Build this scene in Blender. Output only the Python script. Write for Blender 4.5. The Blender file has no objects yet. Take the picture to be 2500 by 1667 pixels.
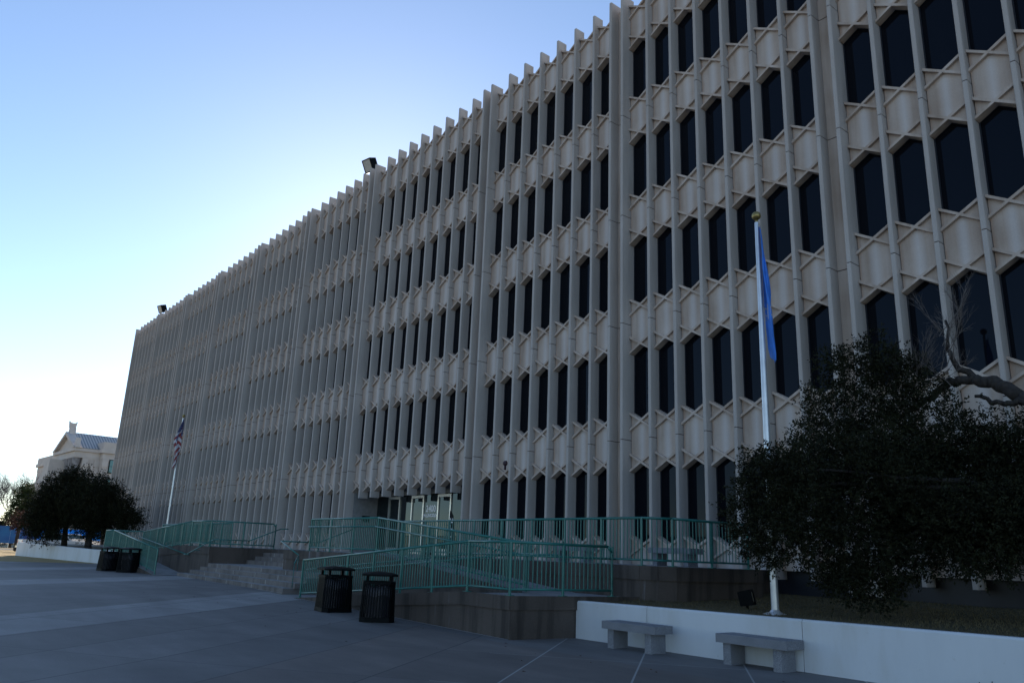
import bpy, math, random
import numpy as np
from mathutils import Vector, Matrix

# ------------------------------------------------------------------ camera, sky, sun, exposure
scene = bpy.context.scene
col = scene.collection
cam_data = bpy.data.cameras.new('camera')
cam = bpy.data.objects.new('camera', cam_data)
col.objects.link(cam)
CR = Vector((0.6379966977525467, 0.7691040701098613, 0.0379360382392663))
CU = Vector((0.179811771321574, -0.19670078018297327, 0.9638342855333627))
CF = Vector((-0.7487509202338541, 0.6081017451182452, 0.26378841337917275))
CC = Vector((35.62683694, -18.83387818, 1.6))
m = Matrix((( CR.x, CU.x, -CF.x, CC.x), (CR.y, CU.y, -CF.y, CC.y), (CR.z, CU.z, -CF.z, CC.z), (0, 0, 0, 1)))
cam.matrix_world = m
cam_data.sensor_width = 36.0
cam_data.lens = 27.528
cam_data.clip_start = 0.1
cam_data.clip_end = 5000
scene.camera = cam

SUN_AZ = Vector((-0.872, 0.49, 0)).normalized()
SUN_EL = math.radians(21)
world = bpy.data.worlds.new('World')
scene.world = world
world.use_nodes = True
nt = world.node_tree
nt.nodes.clear()
sky = nt.nodes.new('ShaderNodeTexSky')
sky.sky_type = 'NISHITA'
sky.sun_disc = False
sky.sun_elevation = SUN_EL
sky.sun_rotation = math.atan2(SUN_AZ.x, SUN_AZ.y)
sky.altitude = 350
sky.air_density = 0.85
sky.dust_density = 0.14
sky.ozone_density = 1.8
bg = nt.nodes.new('ShaderNodeBackground')
bg.inputs['Strength'].default_value = 0.12
wo = nt.nodes.new('ShaderNodeOutputWorld')
nt.links.new(sky.outputs[0], bg.inputs[0])
nt.links.new(bg.outputs[0], wo.inputs[0])
sun_data = bpy.data.lights.new('sun', 'SUN')
sun_data.energy = 4.5
sun_data.angle = math.radians(0.53)
sun_data.color = (1.0, 0.86, 0.68)
sun = bpy.data.objects.new('sun', sun_data)
col.objects.link(sun)
sd = Vector((SUN_AZ.x * math.cos(SUN_EL), SUN_AZ.y * math.cos(SUN_EL), math.sin(SUN_EL)))
sun.rotation_euler = sd.to_track_quat('Z', 'Y').to_euler()
sun.location = (0, 0, 60)
scene.view_settings.view_transform = 'Standard'
scene.view_settings.look = 'None'
scene.view_settings.gamma = 1
scene.view_settings.exposure = 0.9

# ------------------------------------------------------------------ materials
def newmat(name):
    mt = bpy.data.materials.new(name)
    mt.use_nodes = True
    t = mt.node_tree
    b = t.nodes['Principled BSDF']
    return mt, t, b

def N(t, kind, **kw):
    n = t.nodes.new(kind)
    for k, v in kw.items():
        if k in n.inputs.keys() if hasattr(n.inputs, 'keys') else False:
            n.inputs[k].default_value = v
        else:
            setattr(n, k, v)
    return n

def coords(t, scale=(1, 1, 1), rot=(0, 0, 0), kind='Object'):
    tc = t.nodes.new('ShaderNodeTexCoord')
    mp = t.nodes.new('ShaderNodeMapping')
    mp.inputs['Scale'].default_value = scale
    mp.inputs['Rotation'].default_value = rot
    t.links.new(tc.outputs[kind], mp.inputs['Vector'])
    return mp.outputs[0]

def noise(t, vec, scale, detail=4, rough=0.55):
    n = t.nodes.new('ShaderNodeTexNoise')
    n.inputs['Scale'].default_value = scale
    n.inputs['Detail'].default_value = detail
    n.inputs['Roughness'].default_value = rough
    t.links.new(vec, n.inputs['Vector'])
    return n.outputs['Fac']

def ramp(t, fac, stops):
    r = t.nodes.new('ShaderNodeValToRGB')
    e = r.color_ramp.elements
    while len(e) > 1:
        e.remove(e[-1])
    e[0].position = stops[0][0]
    e[0].color = (*stops[0][1], 1)
    for p, c in stops[1:]:
        x = e.new(p)
        x.color = (*c, 1)
    t.links.new(fac, r.inputs[0])
    return r.outputs[0]

def mix(t, a, b, fac, mode='MIX'):
    n = t.nodes.new('ShaderNodeMixRGB')
    n.blend_type = mode
    for i, v in ((1, a), (2, b)):
        if isinstance(v, tuple):
            n.inputs[i].default_value = (*v, 1)
        else:
            t.links.new(v, n.inputs[i])
    if isinstance(fac, (int, float)):
        n.inputs[0].default_value = fac
    else:
        t.links.new(fac, n.inputs[0])
    return n.outputs[0]

def g3(v):
    return (v, v, v)

def bump(t, b, h, strength=0.3, dist=0.01):
    n = t.nodes.new('ShaderNodeBump')
    n.inputs['Strength'].default_value = strength
    n.inputs['Distance'].default_value = dist
    t.links.new(h, n.inputs['Height'])
    t.links.new(n.outputs[0], b.inputs['Normal'])

def simple(name, c, rough=0.6, metal=0.0, var=0.15, scale=6, spec=0.5, kind='Object'):
    mt, t, b = newmat(name)
    v = coords(t, kind=kind)
    f = noise(t, v, scale, 5)
    cc = ramp(t, f, [(0.3, tuple(x * (1 - var) for x in c)), (0.7, tuple(min(1, x * (1 + var)) for x in c))])
    t.links.new(cc, b.inputs['Base Color'])
    b.inputs['Roughness'].default_value = rough
    b.inputs['Metallic'].default_value = metal
    b.inputs['Specular IOR Level'].default_value = spec
    return mt

M = {}
# precast spandrel concrete: pinkish beige, one pale wash streak down the middle, rusty damp edges
mt, t, b = newmat('precast_panel')
v1 = coords(t, (3.2, 3.2, 0.22))
v2 = coords(t, (1, 1, 1))
f1 = noise(t, v1, 1.3, 4, 0.5)
f2 = noise(t, v2, 0.9, 4)
f4 = noise(t, coords(t, (1, 1, 0.5)), 3.1, 4)
f3 = noise(t, v2, 60, 3)
at = t.nodes.new('ShaderNodeAttribute')
at.attribute_name = 'panel_u'
pu = at.outputs['Fac']
c1 = ramp(t, f1, [(0.30, (0.43, 0.345, 0.285)), (0.5, (0.52, 0.43, 0.365)), (0.70, (0.57, 0.485, 0.425))])
c2 = ramp(t, f2, [(0.35, (0.86, 0.82, 0.79)), (0.6, (1, 1, 1))])
c = mix(t, c1, c2, 1.0, 'MULTIPLY')
def m2(op, a_, b_):
    n = t.nodes.new('ShaderNodeMath')
    n.operation = op
    n.use_clamp = True
    for i, x in enumerate((a_, b_)):
        if isinstance(x, (int, float)):
            n.inputs[i].default_value = x
        else:
            t.links.new(x, n.inputs[i])
    return n.outputs[0]
wob = m2('MULTIPLY', f1, 0.55)
cen = ramp(t, m2('ADD', pu, m2('SUBTRACT', wob, 0.2)), [(0.12, g3(1)), (0.46, g3(0))])
c = mix(t, c, (0.66, 0.63, 0.62), m2('MULTIPLY', cen, 0.55))
edge = ramp(t, m2('ADD', pu, m2('SUBTRACT', m2('MULTIPLY', f4, 0.6), 0.3)), [(0.80, g3(0)), (1.0, g3(1))])
c = mix(t, c, (0.40, 0.235, 0.155), m2('MULTIPLY', edge, 0.55))
c = mix(t, c, ramp(t, f3, [(0.3, g3(0.90)), (0.7, g3(1.05))]), 1.0, 'MULTIPLY')
t.links.new(c, b.inputs['Base Color'])
b.inputs['Roughness'].default_value = 0.9
bump(t, b, f3, 0.2, 0.01)
M['panel'] = mt
# fin concrete, greyer
mt, t, b = newmat('precast_fin')
v1 = coords(t, (1.5, 1.5, 0.25))
v2 = coords(t)
f1 = noise(t, v1, 1.5, 5)
f3 = noise(t, v2, 45, 3)
c = ramp(t, f1, [(0.3, (0.37, 0.33, 0.30)), (0.55, (0.44, 0.40, 0.37)), (0.75, (0.49, 0.455, 0.43))])
c = mix(t, c, ramp(t, f3, [(0.3, g3(0.88)), (0.7, g3(1.06))]), 1.0, 'MULTIPLY')
t.links.new(c, b.inputs['Base Color'])
b.inputs['Roughness'].default_value = 0.9
bump(t, b, f3, 0.2, 0.01)
M['fin'] = mt
M['joint'] = simple('joint_sealant', (0.05, 0.03, 0.024), 0.9)
# tinted glass
mt, t, b = newmat('tinted_glass')
v = coords(t, kind='Object')
f = noise(t, v, 0.6, 2)
b.inputs['Base Color'].default_value = (0.004, 0.005, 0.008, 1)
b.inputs['Roughness'].default_value = 0.02
b.inputs['IOR'].default_value = 1.27
b.inputs['Specular Tint'].default_value = (0.75, 0.85, 1.0, 1)
bump(t, b, f, 0.06, 0.02)
M['glass'] = mt
mt, t, b = newmat('entrance_glass')
f = noise(t, coords(t), 0.8, 2)
b.inputs['Base Color'].default_value = (0.01, 0.013, 0.014, 1)
b.inputs['Roughness'].default_value = 0.02
b.inputs['IOR'].default_value = 1.55
b.inputs['Specular Tint'].default_value = (0.45, 0.68, 0.80, 1)
bump(t, b, f, 0.04, 0.02)
M['glass2'] = mt
M['base'] = simple('dark_base_tile', (0.012, 0.014, 0.022), 0.45, var=0.3, scale=2)
M['soffit'] = simple('soffit_plaster', (0.10, 0.10, 0.11), 0.8)
M['lobby_wall'] = simple('grey_entry_wall', (0.22, 0.22, 0.22), 0.7)
M['alu'] = simple('aluminium_frame', (0.62, 0.62, 0.60), 0.32, metal=0.9, var=0.05)
M['white_letters'] = simple('white_vinyl', (0.85, 0.85, 0.85), 0.5, var=0.02)
M['black'] = simple('black_powder_coat', (0.003, 0.004, 0.005), 0.5, var=0.25, scale=9, spec=0.06)
M['bag'] = simple('bin_liner_plastic', (0.10, 0.105, 0.13), 0.45)
M['liner'] = simple('bin_inner_can', (0.02, 0.021, 0.032), 0.45)
M['green'] = simple('green_paint', (0.016, 0.135, 0.118), 0.3, var=0.2, scale=5)
M['roof'] = simple('roof_gravel', (0.25, 0.24, 0.22), 0.95)
M['granite'] = None
mt, t, b = newmat('grey_granite')
v = coords(t)
fa = noise(t, v, 190, 2)
fb = noise(t, v, 3, 4)
c = ramp(t, fa, [(0.36, (0.06, 0.065, 0.08)), (0.5, (0.20, 0.205, 0.225)), (0.66, (0.32, 0.33, 0.35))])
c = mix(t, c, ramp(t, fb, [(0.3, g3(0.8)), (0.7, g3(1.05))]), 1.0, 'MULTIPLY')
t.links.new(c, b.inputs['Base Color'])
b.inputs['Roughness'].default_value = 0.75
bump(t, b, fa, 0.35, 0.004)
M['granite'] = mt

def streaky(name, dark, mid, light, course=0.0):
    mt, t, b = newmat(name)
    v1 = coords(t, (1.6, 1.6, 0.12))
    v2 = coords(t)
    f1 = noise(t, v1, 2.2, 5, 0.6)
    f2 = noise(t, v2, 0.9, 4)
    f3 = noise(t, v2, 40, 3)
    c = ramp(t, f1, [(0.36, dark), (0.52, mid), (0.64, mid), (0.74, light)])
    c = mix(t, c, ramp(t, f2, [(0.3, g3(0.72)), (0.7, g3(1.15))]), 1.0, 'MULTIPLY')
    c = mix(t, c, ramp(t, f3, [(0.3, g3(0.85)), (0.7, g3(1.1))]), 1.0, 'MULTIPLY')
    t.links.new(c, b.inputs['Base Color'])
    b.inputs['Roughness'].default_value = 0.85
    bump(t, b, f3, 0.3, 0.008)
    return mt
M['terrace'] = streaky('stained_brown_concrete', (0.038, 0.030, 0.025), (0.078, 0.062, 0.052), (0.19, 0.185, 0.20))
M['steps'] = streaky('step_stone', (0.11, 0.095, 0.088), (0.17, 0.15, 0.14), (0.25, 0.245, 0.25))
M['walk'] = streaky('walk_concrete', (0.20, 0.20, 0.20), (0.25, 0.25, 0.25), (0.29, 0.29, 0.29))
M['mortar'] = simple('pale_mortar', (0.34, 0.33, 0.32), 0.9)
# painted white planter walls
mt, t, b = newmat('white_painted_concrete')
v1 = coords(t, (0.9, 0.9, 0.25))
v2 = coords(t)
f1 = noise(t, v1, 1.1, 6, 0.6)
f2 = noise(t, v2, 7, 6, 0.7)
f3 = noise(t, v2, 50, 3)
c = ramp(t, f1, [(0.30, (0.50, 0.50, 0.48)), (0.5, (0.58, 0.60, 0.62)), (0.8, (0.64, 0.66, 0.68))])
c = mix(t, c, ramp(t, f2, [(0.22, (0.72, 0.68, 0.62)), (0.34, g3(1))]), 1.0, 'MULTIPLY')
t.links.new(c, b.inputs['Base Color'])
b.inputs['Roughness'].default_value = 0.7
bump(t, b, f3, 0.15, 0.004)
M['white_wall'] = mt

# plaza paving: diagonal slab grid, pale bands
mt, t, b = newmat('plaza_paving')
tc = t.nodes.new('ShaderNodeTexCoord')
sep = t.nodes.new('ShaderNodeSeparateXYZ')
mp = t.nodes.new('ShaderNodeMapping')
mp.vector_type = 'POINT'
mp.inputs['Rotation'].default_value = (0, 0, -math.atan2(0.62, 0.785))
t.links.new(tc.outputs['Object'], mp.inputs['Vector'])
t.links.new(mp.outputs[0], sep.inputs[0])
def math_n(op, a, bb=None, c3=None):
    n = t.nodes.new('ShaderNodeMath')
    n.operation = op
    for i, x in enumerate((a, bb, c3)):
        if x is None:
            continue
        if isinstance(x, (int, float)):
            n.inputs[i].default_value = x
        else:
            t.links.new(x, n.inputs[i])
    return n.outputs[0]
PS = 1.67
ua = math_n('ADD', sep.outputs[0], -7.19 + 60 * PS)      # across the joints
va = math_n('ADD', sep.outputs[1], 200.0)
def line(u, period, w):
    f = math_n('PINGPONG', u, period / 2)
    return math_n('LESS_THAN', f, w)
j1 = line(ua, PS, 0.014)
j2 = line(va, PS * 2, 0.010)
jj = math_n('MAXIMUM', j1, j2)
band = math_n('LESS_THAN', math_n('MODULO', math_n('ADD', ua, 3.95), PS * 5), 2.2)
band = math_n('MULTIPLY', band, math_n('LESS_THAN', sep.outputs[0], 8.0))
fl = noise(t, coords(t, (0.5, 0.5, 0.5)), 1.0, 6, 0.65)
fs = noise(t, coords(t, (1.0, 1.0, 1.0)), 40, 3)
fstain = noise(t, coords(t, (0.25, 1.2, 1), (0, 0, 0.6)), 1.2, 5, 0.6)
cd = ramp(t, fl, [(0.3, (0.105, 0.102, 0.103)), (0.55, (0.140, 0.136, 0.134)), (0.75, (0.165, 0.161, 0.158))])
cl = ramp(t, fl, [(0.3, (0.20, 0.20, 0.20)), (0.7, (0.27, 0.27, 0.27))])
cell_id = t.nodes.new('ShaderNodeTexWhiteNoise')
cell_id.noise_dimensions = '2D'
cmb = t.nodes.new('ShaderNodeCombineXYZ')
t.links.new(math_n('FLOOR', math_n('DIVIDE', ua, PS)), cmb.inputs[0])
t.links.new(math_n('FLOOR', math_n('DIVIDE', va, PS * 2)), cmb.inputs[1])
t.links.new(cmb.outputs[0], cell_id.inputs['Vector'])
cellc = ramp(t, cell_id.outputs['Value'], [(0.0, (0.88, 0.86, 0.85)), (1.0, (1.08, 1.07, 1.06))])
c = mix(t, cd, cl, band)
c = mix(t, c, cellc, 1.0, 'MULTIPLY')
c = mix(t, c, ramp(t, fstain, [(0.35, g3(0.84)), (0.6, g3(1.05)), (0.74, g3(1.16))]), 1.0, 'MULTIPLY')
c = mix(t, c, ramp(t, fs, [(0.3, g3(0.88)), (0.7, g3(1.1))]), 1.0, 'MULTIPLY')
sepw = t.nodes.new('ShaderNodeSeparateXYZ')
t.links.new(tc.outputs['Object'], sepw.inputs[0])
warm = math_n('MULTIPLY', math_n('LESS_THAN', sepw.outputs[1], -8.75), math_n('GREATER_THAN', sep.outputs[0], 10.5))
c = mix(t, c, (1.06, 0.96, 0.90), warm, 'MULTIPLY')
jpale = math_n('GREATER_THAN', sep.outputs[0], 13.0)
jcol = mix(t, (0.05, 0.05, 0.052), (0.30, 0.30, 0.29), jpale)
c = mix(t, c, jcol, jj)
t.links.new(c, b.inputs['Base Color'])
b.inputs['Roughness'].default_value = 0.72
bump(t, b, fs, 0.2, 0.004)
M['plaza'] = mt

# dry winter grass ground
def grass_mat(name, c0, c1, c2):
    mt, t, b = newmat(name)
    fa = noise(t, coords(t), 0.7, 5)
    fb = noise(t, coords(t), 34, 4, 0.7)
    c = ramp(t, fb, [(0.3, c0), (0.5, c1), (0.7, c2)])
    c = mix(t, c, ramp(t, fa, [(0.3, (0.7, 0.78, 0.62)), (0.7, (1.15, 1.05, 0.9))]), 1.0, 'MULTIPLY')
    t.links.new(c, b.inputs['Base Color'])
    b.inputs['Roughness'].default_value = 0.95
    bump(t, b, fb, 0.8, 0.03)
    return mt
M['grass'] = grass_mat('dormant_turf', (0.035, 0.028, 0.012), (0.07, 0.056, 0.026), (0.12, 0.095, 0.048))
M['dry_grass'] = grass_mat('dry_lawn', (0.20, 0.14, 0.06), (0.34, 0.25, 0.12), (0.45, 0.34, 0.18))
M['far_ground'] = grass_mat('dull_ground', (0.19, 0.15, 0.10), (0.27, 0.21, 0.145), (0.34, 0.27, 0.19))
M['blade'] = simple('grass_blades', (0.09, 0.07, 0.032), 0.9, var=0.4, scale=3)
M['asphalt'] = simple('asphalt', (0.05, 0.05, 0.052), 0.9)
M['bark'] = simple('bark', (0.030, 0.025, 0.022), 0.95, var=0.4, scale=14)

def leafmat(name, c, var=0.45, trans=0.12):
    mt, t, b = newmat(name)
    f = noise(t, coords(t), 2.3, 3)
    f2 = noise(t, coords(t), 23, 2)
    cc = ramp(t, f, [(0.3, tuple(x * (1 - var) for x in c)), (0.7, tuple(x * (1 + var) for x in c))])
    cc = mix(t, cc, ramp(t, f2, [(0.3, g3(0.7)), (0.7, g3(1.35))]), 1.0, 'MULTIPLY')
    t.links.new(cc, b.inputs['Base Color'])
    b.inputs['Roughness'].default_value = 0.6
    b.inputs['Specular IOR Level'].default_value = 0.12
    tr = t.nodes.new('ShaderNodeBsdfTranslucent')
    t.links.new(cc, tr.inputs[0])
    mx = t.nodes.new('ShaderNodeMixShader')
    mx.inputs[0].default_value = trans
    t.links.new(b.outputs[0], mx.inputs[1])
    t.links.new(tr.outputs[0], mx.inputs[2])
    t.links.new(mx.outputs[0], t.nodes['Material Output'].inputs[0])
    return mt
M['leaf_oak'] = leafmat('dark_oak_leaves', (0.017, 0.019, 0.009))
M['leaf_lit'] = leafmat('evergreen_leaves', (0.035, 0.05, 0.018), trans=0.25)
M['leaf_red'] = leafmat('russet_leaves', (0.07, 0.032, 0.024), trans=0.2)
M['leaf_yellow'] = leafmat('yellowing_leaves', (0.20, 0.16, 0.03), trans=0.3)
M['twig'] = simple('bare_twigs', (0.13, 0.11, 0.10), 0.95)
M['stone'] = simple('limestone', (0.54, 0.465, 0.41), 0.85, var=0.12, scale=0.35)
M['stone_dark'] = simple('weathered_limestone', (0.24, 0.22, 0.22), 0.9, var=0.3, scale=1.5)
M['teal_glass'] = simple('teal_window', (0.08, 0.20, 0.20), 0.1)
M['pole'] = simple('painted_steel_pole', (0.55, 0.57, 0.60), 0.3, metal=0.5, var=0.12, scale=3)
M['brass'] = simple('weathered_gilt', (0.30, 0.23, 0.09), 0.4, metal=0.8)
M['rope'] = simple('halyard_rope', (0.25, 0.23, 0.20), 0.9)
M['flag_blue'] = simple('sky_blue_nylon', (0.035, 0.19, 0.66), 0.6)
M['flag_navy'] = simple('navy_nylon', (0.02, 0.03, 0.11), 0.6)
M['flag_red'] = simple('red_nylon', (0.20, 0.015, 0.02), 0.6)
M['flag_white'] = simple('white_nylon', (0.42, 0.42, 0.45), 0.6)
M['lamp_glass'] = simple('floodlight_lens', (0.45, 0.44, 0.40), 0.15)
M['car_white'] = simple('white_car_paint', (0.75, 0.76, 0.78), 0.25, var=0.02)
M['car_glass'] = simple('car_window', (0.03, 0.06, 0.07), 0.08)
M['tyre'] = simple('tyre_rubber', (0.015, 0.015, 0.015), 0.8)
M['chrome'] = simple('chrome', (0.6, 0.6, 0.62), 0.2, metal=1.0)
M['red_lens'] = simple('red_tail_lens', (0.45, 0.02, 0.02), 0.3)
M['alarm'] = simple('alarm_red', (0.035, 0.014, 0.022), 0.5)
M['pink_roof'] = None
# standing seam roof of the far building
mt, t, b = newmat('standing_seam_roof')
tc = t.nodes.new('ShaderNodeTexCoord')
wv = t.nodes.new('ShaderNodeTexWave')
wv.bands_direction = 'Y'
wv.inputs['Scale'].default_value = 0.50
t.links.new(tc.outputs['Object'], wv.inputs['Vector'])
c = ramp(t, wv.outputs['Fac'], [(0.45, (0.14, 0.15, 0.16)), (0.6, (0.42, 0.38, 0.33))])
t.links.new(c, b.inputs['Base Color'])
b.inputs['Roughness'].default_value = 0.45
M['seam_roof'] = mt
# blue mural screen
def scrim(name, lo, hi, white):
    mt, t, b = newmat(name)
    v = coords(t, (1, 1, 1))
    fa = noise(t, v, 0.35, 4)
    c = ramp(t, fa, [(0.35, lo), (0.65, hi)])
    if white:
        fb = noise(t, coords(t, (1, 0.35, 0.8), (0.7, 0, 0)), 0.9, 4, 0.6)
        c = mix(t, c, (0.6, 0.72, 0.8), ramp(t, fb, [(0.60, g3(0)), (0.64, g3(1))]))
    t.links.new(c, b.inputs['Base Color'])
    b.inputs['Roughness'].default_value = 0.6
    tr = t.nodes.new('ShaderNodeBsdfTranslucent')
    t.links.new(c, tr.inputs[0])
    mx = t.nodes.new('ShaderNodeMixShader')
    mx.inputs[0].default_value = 0.45 if not white else 0.12
    t.links.new(b.outputs[0], mx.inputs[1])
    t.links.new(tr.outputs[0], mx.inputs[2])
    t.links.new(mx.outputs[0], t.nodes['Material Output'].inputs[0])
    return mt
M['mural'] = scrim('blue_mural_print', (0.02, 0.05, 0.25), (0.03, 0.20, 0.42), True)
M['scrim'] = scrim('bright_blue_screen', (0.0, 0.25, 0.75), (0.02, 0.42, 0.90), False)

# ------------------------------------------------------------------ mesh helpers
class MB:
    def __init__(s):
        s.v = []
        s.f = []
        s.mi = []
    def face(s, pts, mi=0):
        k = len(s.v)
        s.v += [tuple(p) for p in pts]
        s.f.append(tuple(range(k, k + len(pts))))
        s.mi.append(mi)
    def box(s, x0, x1, y0, y1, z0, z1, mi=0):
        k = len(s.v)
        s.v += [(x0, y0, z0), (x1, y0, z0), (x1, y1, z0), (x0, y1, z0), (x0, y0, z1), (x1, y0, z1), (x1, y1, z1), (x0, y1, z1)]
        for q in ((0, 3, 2, 1), (4, 5, 6, 7), (0, 1, 5, 4), (1, 2, 6, 5), (2, 3, 7, 6), (3, 0, 4, 7)):
            s.f.append(tuple(k + i for i in q))
            s.mi.append(mi)
    def prism(s, base, off, mi=0):
        """base: list of 3D points, off: extrusion vector"""
        n = len(base)
        k = len(s.v)
        s.v += [tuple(p) for p in base]
        s.v += [(p[0] + off[0], p[1] + off[1], p[2] + off[2]) for p in base]
        s.f.append(tuple(range(k + n - 1, k - 1, -1)))
        s.mi.append(mi)
        s.f.append(tuple(range(k + n, k + 2 * n)))
        s.mi.append(mi)
        for i in range(n):
            j = (i + 1) % n
            s.f.append((k + i, k + j, k + n + j, k + n + i))
            s.mi.append(mi)
    def tube(s, p0, p1, r0, r1=None, n=8, mi=0, caps=True):
        p0 = Vector(p0)
        p1 = Vector(p1)
        if r1 is None:
            r1 = r0
        d = (p1 - p0)
        if d.length < 1e-6:
            return
        d.normalize()
        a = d.orthogonal().normalized()
        b2 = d.cross(a)
        k = len(s.v)
        for p, r in ((p0, r0), (p1, r1)):
            for i in range(n):
                an = 2 * math.pi * i / n
                q = p + a * (r * math.cos(an)) + b2 * (r * math.sin(an))
                s.v.append(tuple(q))
        for i in range(n):
            j = (i + 1) % n
            s.f.append((k + i, k + j, k + n + j, k + n + i))
            s.mi.append(mi)
        if caps:
            s.f.append(tuple(range(k + n - 1, k - 1, -1)))
            s.mi.append(mi)
            s.f.append(tuple(range(k + n, k + 2 * n)))
            s.mi.append(mi)
    def path(s, pts, r, n=8, mi=0):
        for i in range(len(pts) - 1):
            rr = r if isinstance(r, (int, float)) else r[i]
            r2 = r if isinstance(r, (int, float)) else r[i + 1]
            s.tube(pts[i], pts[i + 1], rr, r2, n, mi)
            if i:
                s.ball(pts[i], rr * 1.01, 6, 5, mi)
    def ball(s, c, r, n=12, mrow=8, mi=0, sx=1, sy=1, sz=1):
        k = len(s.v)
        for a in range(mrow + 1):
            th = math.pi * a / mrow
            for i in range(n):
                ph = 2 * math.pi * i / n
                s.v.append((c[0] + sx * r * math.sin(th) * math.cos(ph), c[1] + sy * r * math.sin(th) * math.sin(ph), c[2] + sz * r * math.cos(th)))
        for a in range(mrow):
            for i in range(n):
                j = (i + 1) % n
                s.f.append((k + a * n + i, k + (a + 1) * n + i, k + (a + 1) * n + j, k + a * n + j))
                s.mi.append(mi)
    def lathe(s, c, prof, n=16, mi=0, rot=0.0):
        k = len(s.v)
        for r, z in prof:
            for i in range(n):
                ph = 2 * math.pi * i / n + rot
                s.v.append((c[0] + r * math.cos(ph), c[1] + r * math.sin(ph), c[2] + z))
        for a in range(len(prof) - 1):
            for i in range(n):
                j = (i + 1) % n
                s.f.append((k + a * n + i, k + a * n + j, k + (a + 1) * n + j, k + (a + 1) * n + i))
                s.mi.append(mi)
    def mesh(s, name, mats, smooth=False):
        me = bpy.data.meshes.new(name)
        me.from_pydata(s.v, [], s.f)
        for mm in (mats if isinstance(mats, (list, tuple)) else [mats]):
            me.materials.append(mm)
        if len(me.materials) > 1:
            me.polygons.foreach_set('material_index', s.mi)
        if smooth:
            me.polygons.foreach_set('use_smooth', [True] * len(me.polygons))
        me.update()
        return me
    def build(s, name, mats, parent=None, smooth=False):
        return link(name, s.mesh(name, mats, smooth), parent)

def link(name, me, parent=None, loc=None):
    o = bpy.data.objects.new(name, me)
    col.objects.link(o)
    if parent:
        o.parent = parent
        o.matrix_parent_inverse = Matrix.Identity(4)
        if parent.get('_w'):
            pass
    if loc is not None:
        o.location = loc
    return o

def tag(o, label=None, cat=None, group=None, kind=None):
    if label: o['label'] = label
    if cat: o['category'] = cat
    if group: o['group'] = group
    if kind: o['kind'] = kind
    return o

def thing(name, label, cat, group=None, loc=(0, 0, 0), rz=0.0):
    o = bpy.data.objects.new(name, None)
    col.objects.link(o)
    o.location = loc
    o.rotation_euler = (0, 0, rz)
    return tag(o, label, cat, group)

def copy_tree(o, parent=None):
    c = o.copy()
    col.objects.link(c)
    if parent:
        c.parent = parent
    for ch in list(o.children):
        copy_tree(ch, c)
    return c

def gz(x):
    return min(0.24, max(0.0, (23 - x) * 0.0175))

# ------------------------------------------------------------------ ground
def sheet(name, poly, zf, mat, kind='structure', label=None):
    mb = MB()
    mb.face([(x, y, zf(x) if callable(zf) else zf) for x, y in poly])
    o = mb.build(name, mat)
    tag(o, label, None, None, kind)
    return o
mb = MB()
mb.face([(-1500, -1500, -0.35), (1500, -1500, -0.35), (1500, 1500, -0.35), (-1500, 1500, -0.35)])
tag(mb.build('ground', M['far_ground']), kind='structure')
# plaza: slopes gently up to the left, left edge runs diagonally
xs = [60, 23, 9.3, 0, -8]
mb = MB()
def edge_x(y):            # diagonal left edge of the paving
    return -17.4 + (y + 11.9) * 0.15
k = 0
for (xa, xb) in ((60, 23), (23, 9.3), (9.3, -5)):
    mb.face([(xb, -60, gz(xb)), (xa, -60, gz(xa)), (xa, 0.2, gz(xa)), (xb, 0.2, gz(xb))])
mb.face([(edge_x(-60), -60, 0.24), (-5, -60, 0.24), (-5, 0.2, 0.24), (edge_x(0.2), 0.2, 0.24)])
tag(mb.build('plaza_pavement', M['plaza']), kind='structure')
mb = MB()
mb.face([(-79, -60, 0.246), (edge_x(-60) + .01, -60, 0.246), (edge_x(30) + .01, 30, 0.246), (-79, 30, 0.246)])
tag(mb.build('lawn', M['dry_grass']), kind='structure')
mb = MB()
mb.box(-42, -38.5, -60, -9.4, 0.1, 0.262)
tag(mb.build('path', M['walk']), kind='structure')
mb = MB()
mb.box(-72, -60, -200, 200, -0.2, 0.262)
tag(mb.build('road', M['asphalt']), kind='structure')

# ------------------------------------------------------------------ the office building
S = 1.05
FW = 0.115            # fin width
Z0 = 5.355
H = 3.911
ZT = 22.33
YP = 0.26             # spandrel face
YG = 0.43             # glass
BAYW = 7.9477
CELL = {}
def bayR(b):
    if b <= 0: return b * BAYW
    return 10.399 + (b - 1) * BAYW
def fins_x(b):
    w = 1.1003 if b == 0 else S
    n = 8 if b == 0 else 6
    return [bayR(b) + 1.0602 + k * w for k in range(n)]
def bayL(b):
    return fins_x(b)[-1] + 1.0549
BAYS = list(range(-6, 6))
bld = thing('office_building', 'long precast concrete office block with tall vertical fins and dark hexagonal windows', 'building', None, (0, 0, 0))

def fin_mesh(name, w, yf, zb, zt, joints, yb=0.46):
    mb = MB()
    edges = [zb] + [j for j in joints if zb < j < zt] + [zt]
    ch = 0.016
    for i in range(len(edges) - 1):
        a = edges[i] + (0.011 if i else 0)
        c2 = edges[i + 1] - (0.011 if i < len(edges) - 2 else 0)
        prof = [(0, yb, a), (0, yf + ch, a), (ch, yf, a), (w - ch, yf, a), (w, yf + ch, a), (w, yb, a)]
        mb.prism(prof[::-1], (0, 0, c2 - a), 0)
        if i:
            mb.box(0.012, w - 0.012, yf + 0.02, yb - 0.01, edges[i] - 0.012, edges[i] + 0.012, 1)
    return mb.mesh(name, [M['fin'], M['joint']])
JN = [Z0 + H * r for r in range(0, 4)]
fin_full = fin_mesh('fin', FW, 0.0, 1.28, ZT, JN)
fin_ent = fin_mesh('fin', FW, 0.0, Z0 - 1.33, ZT, JN)
pil_me = fin_mesh('pilaster', FW, -0.163, 1.0, ZT - 0.1, JN)
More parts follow.
